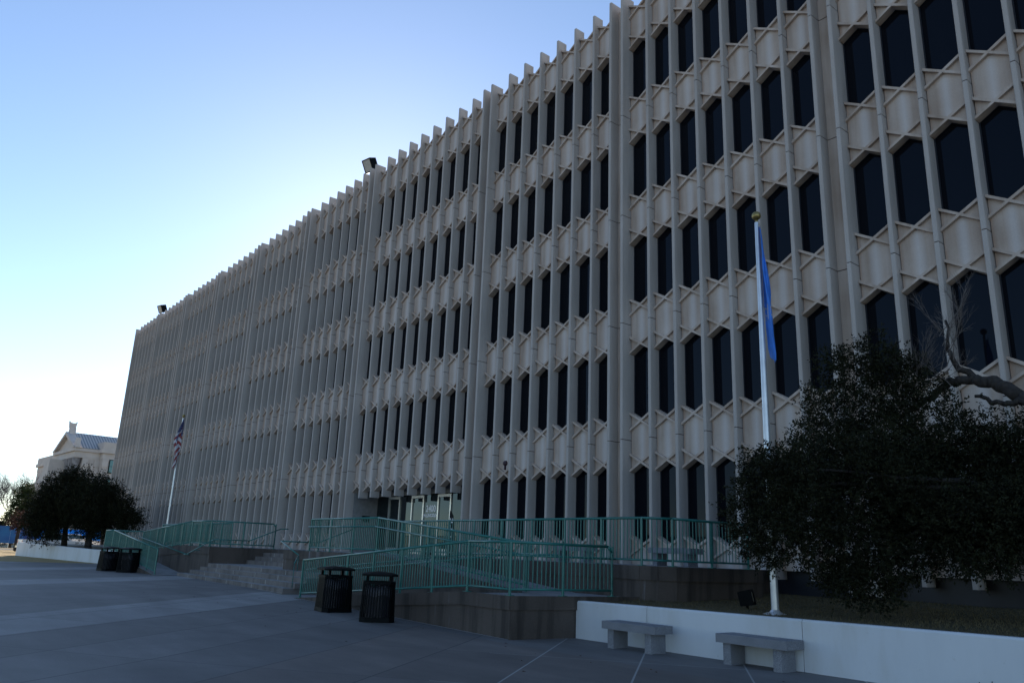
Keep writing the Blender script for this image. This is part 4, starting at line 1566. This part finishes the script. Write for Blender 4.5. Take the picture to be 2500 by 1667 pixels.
bench('grey granite bench in front of the white wall, nearer the ramp', 24.55, 25.86, -7.36, 0.0)
bench('grey granite bench in front of the white wall, at the bottom right', 27.03, 28.36, -7.18, 0.0)
bench('grey granite bench on the terrace behind the guard railing, by the oak', 21.35, 22.75, -2.3, T, top=0.46)
bench('grey granite bench on the terrace behind the guard railing, nearer the entrance', 17.6, 19.0, -2.3, T, top=0.46)

# ------------------------------------------------------------------ litter bins
def cham(a, c_):
    return [(a, -(a - c_)), (a, a - c_), (a - c_, a), (-(a - c_), a), (-a, a - c_), (-a, -(a - c_)), (-(a - c_), -a), (a - c_, -a)]
def make_bin(label, group):
    t_ = thing('litter_bin', label, 'litter bin', group)
    def ring(mb, a0, z0, a1, z1, th=0.05):
        P = [(x, y) for x, y in cham(a0, .13)]
        Q = [(x, y) for x, y in cham(a1, .13)]
        n = 8
        for i in range(n):
            j = (i + 1) % n
            k0 = 1 - th / a0
            mb.face([(*P[i], z0), (*P[j], z0), (*Q[j], z1), (*Q[i], z1)])
            mb.face([(*Q[i], z1), (*Q[j], z1), (Q[j][0] * k0, Q[j][1] * k0, z1), (Q[i][0] * k0, Q[i][1] * k0, z1)])
            mb.face([(P[j][0], P[j][1], z0), (P[i][0], P[i][1], z0), (P[i][0] * k0, P[i][1] * k0, z0), (P[j][0] * k0, P[j][1] * k0, z0)])
            mb.face([(P[j][0] * k0, P[j][1] * k0, z0), (P[i][0] * k0, P[i][1] * k0, z0), (Q[i][0] * k0, Q[i][1] * k0, z1), (Q[j][0] * k0, Q[j][1] * k0, z1)])
    mb = MB()
    ring(mb, 0.385, 0.90, 0.385, 0.96)
    mb.build('rim', M['black'], t_)
    mb = MB()
    ring(mb, 0.415, 0.0, 0.41, 0.11)
    mb.build('base_ring', M['black'], t_)
    mb = MB()
    P, Q = cham(0.405, .13), cham(0.375, .13)
    for i in range(8):
        j = (i + 1) % 8
        L_ = math.hypot(P[j][0] - P[i][0], P[j][1] - P[i][1])
        ns = max(2, round(L_ / 0.066))
        for k in range(ns):
            f = (k + .5) / ns
            pb = Vector((P[i][0] + (P[j][0] - P[i][0]) * f, P[i][1] + (P[j][1] - P[i][1]) * f, 0.09))
            pt = Vector((Q[i][0] + (Q[j][0] - Q[i][0]) * f, Q[i][1] + (Q[j][1] - Q[i][1]) * f, 0.92))
            d = Vector((P[j][0] - P[i][0], P[j][1] - P[i][1], 0)).normalized() * 0.017
            nr = Vector((d.y, -d.x, 0)).normalized() * 0.008
            mb.prism([tuple(q_ - nr) for q_ in (pb - d, pb + d, pt + d, pt - d)], tuple(nr * 2))
    mb.build('slats', M['black'], t_)
    mb = MB()
    mb.lathe((0, 0, 0), [(0.30, 0.06), (0.33, 0.80)], 20)
    mb.build('inner_can', M['liner'], t_, True)
    mb = MB()
    mb.lathe((0, 0, 0), [(0.338, 0.62), (0.34, 0.70), (0.335, 0.84), (0.28, 0.83)], 22)
    for i in range(len(mb.v)):
        x, y, z = mb.v[i]
        mb.v[i] = (x, y, z + 0.035 * math.sin(5 * math.atan2(y, x)) + 0.02 * math.sin(11 * math.atan2(y, x)))
    mb.build('bin_bag', M['bag'], t_, True)
    for k in range(4):
        mb = MB()
        a = math.pi / 4 + k * math.pi / 2
        x, y = 0.40 * math.cos(a), 0.40 * math.sin(a)
        mb.box(x - .03, x + .03, y - .03, y + .03, 0.955, 1.10)
        mb.build('lid_support', M['black'], t_)
    mb = MB()
    R0, R1_, R2_ = cham(0.43, .15), cham(0.43, .15), cham(0.30, .11)
    for i in range(8):
        j = (i + 1) % 8
        mb.face([(*R0[i], 1.09), (*R0[j], 1.09), (*R1_[j], 1.135), (*R1_[i], 1.135)])
        mb.face([(*R1_[i], 1.135), (*R1_[j], 1.135), (*R2_[j], 1.175), (*R2_[i], 1.175)])
        mb.face([(*R2_[i], 1.175), (*R2_[j], 1.175), (0, 0, 1.205)])
    mb.face([(*p_, 1.09) for p_ in R0[::-1]])
    mb.build('lid', M['black'], t_)
    return t_
bin0 = make_bin('black slatted litter bin with a low domed lid, left of the two near ones', 'black litter bins')
spots = [(16.95, -9.08, gz(16.95), -0.12, 'black slatted litter bin with a low domed lid, left of the two near ones'),
         (19.25, -9.17, gz(19.25), -0.50, 'black slatted litter bin standing closest to the camera, right of its pair'),
         (-5.05, -9.2, 0.24, 0.2, 'far black litter bin, left of the pair beside the white wall'),
         (-3.55, -8.72, 0.24, 0.6, 'far black litter bin, right of its pair, against the green ramp railing')]
for i, (x, y, z, rz, lb) in enumerate(spots):
    o = bin0 if i == 0 else copy_tree(bin0)
    o.location = (x, y, z)
    o.rotation_euler = (0, 0, rz)
    o['label'] = lb
    o.scale = (0.94, 0.94, 0.90)

# ------------------------------------------------------------------ small things
fb = thing('feather_banner', 'narrow black feather banner with white lettering beside the entrance doors', 'banner', None, (8.35, 0.35, T))
mb = MB()
prof = [(0.0, 0.05), (0.34, 0.10), (0.36, 0.9), (0.34, 1.35), (0.26, 1.62), (0.12, 1.78), (0.0, 1.82)]
mb.prism([(x, 0, z) for x, z in prof], (0, 0.012, 0))
mb.build('cloth', M['black'], fb)
mb = MB()
for k, zz in enumerate((0.45, 0.75, 1.05, 1.32)):
    mb.box(0.08, 0.28, -0.006, -0.002, zz, zz + 0.045)
    mb.box(0.08, 0.12, -0.006, -0.002, zz + .05, zz + 0.19)
    if k % 2: mb.box(0.23, 0.27, -0.006, -0.002, zz + .05, zz + 0.19)
mb.build('lettering', M['white_letters'], fb)
mb = MB()
mb.tube((0, 0.006, 0), (0, 0.006, 1.84), 0.012, n=6)
mb.build('pole', M['alu'], fb)
# fallen leaves scattered on the paving
mb = MB()
rg = random.Random(12)
for k in range(70):
    x, y = rg.uniform(8, 31), rg.uniform(-12.5, -6.9)
    if x < 23 and y > -8.6: continue
    s_ = rg.uniform(.02, .05)
    a = rg.uniform(0, 6.28)
    z = gz(x) + .008
    mb.face([(x, y, z), (x + s_ * math.cos(a), y + s_ * math.sin(a), z + .012), (x + s_ * 1.5 * math.cos(a + .5), y + s_ * 1.5 * math.sin(a + .5), z + .004)])
o = mb.build('fallen_leaves', M['leaf_red'])
tag(o, 'a few dry leaves scattered over the paving', 'leaves', None, 'stuff')
# small weed at the foot of the white wall
q = leaf_cloud([(31.05, -6.85, 0.10, 0.10), (31.25, -6.8, 0.06, 0.08), (30.85, -6.8, 0.05, 0.07)], 61, 0.035, 9000, 6)
wd = thing('weed', 'small dark weed growing at the foot of the white wall, bottom right', 'plant')
points_mesh('foliage', q, None, M['leaf_oak'], wd)
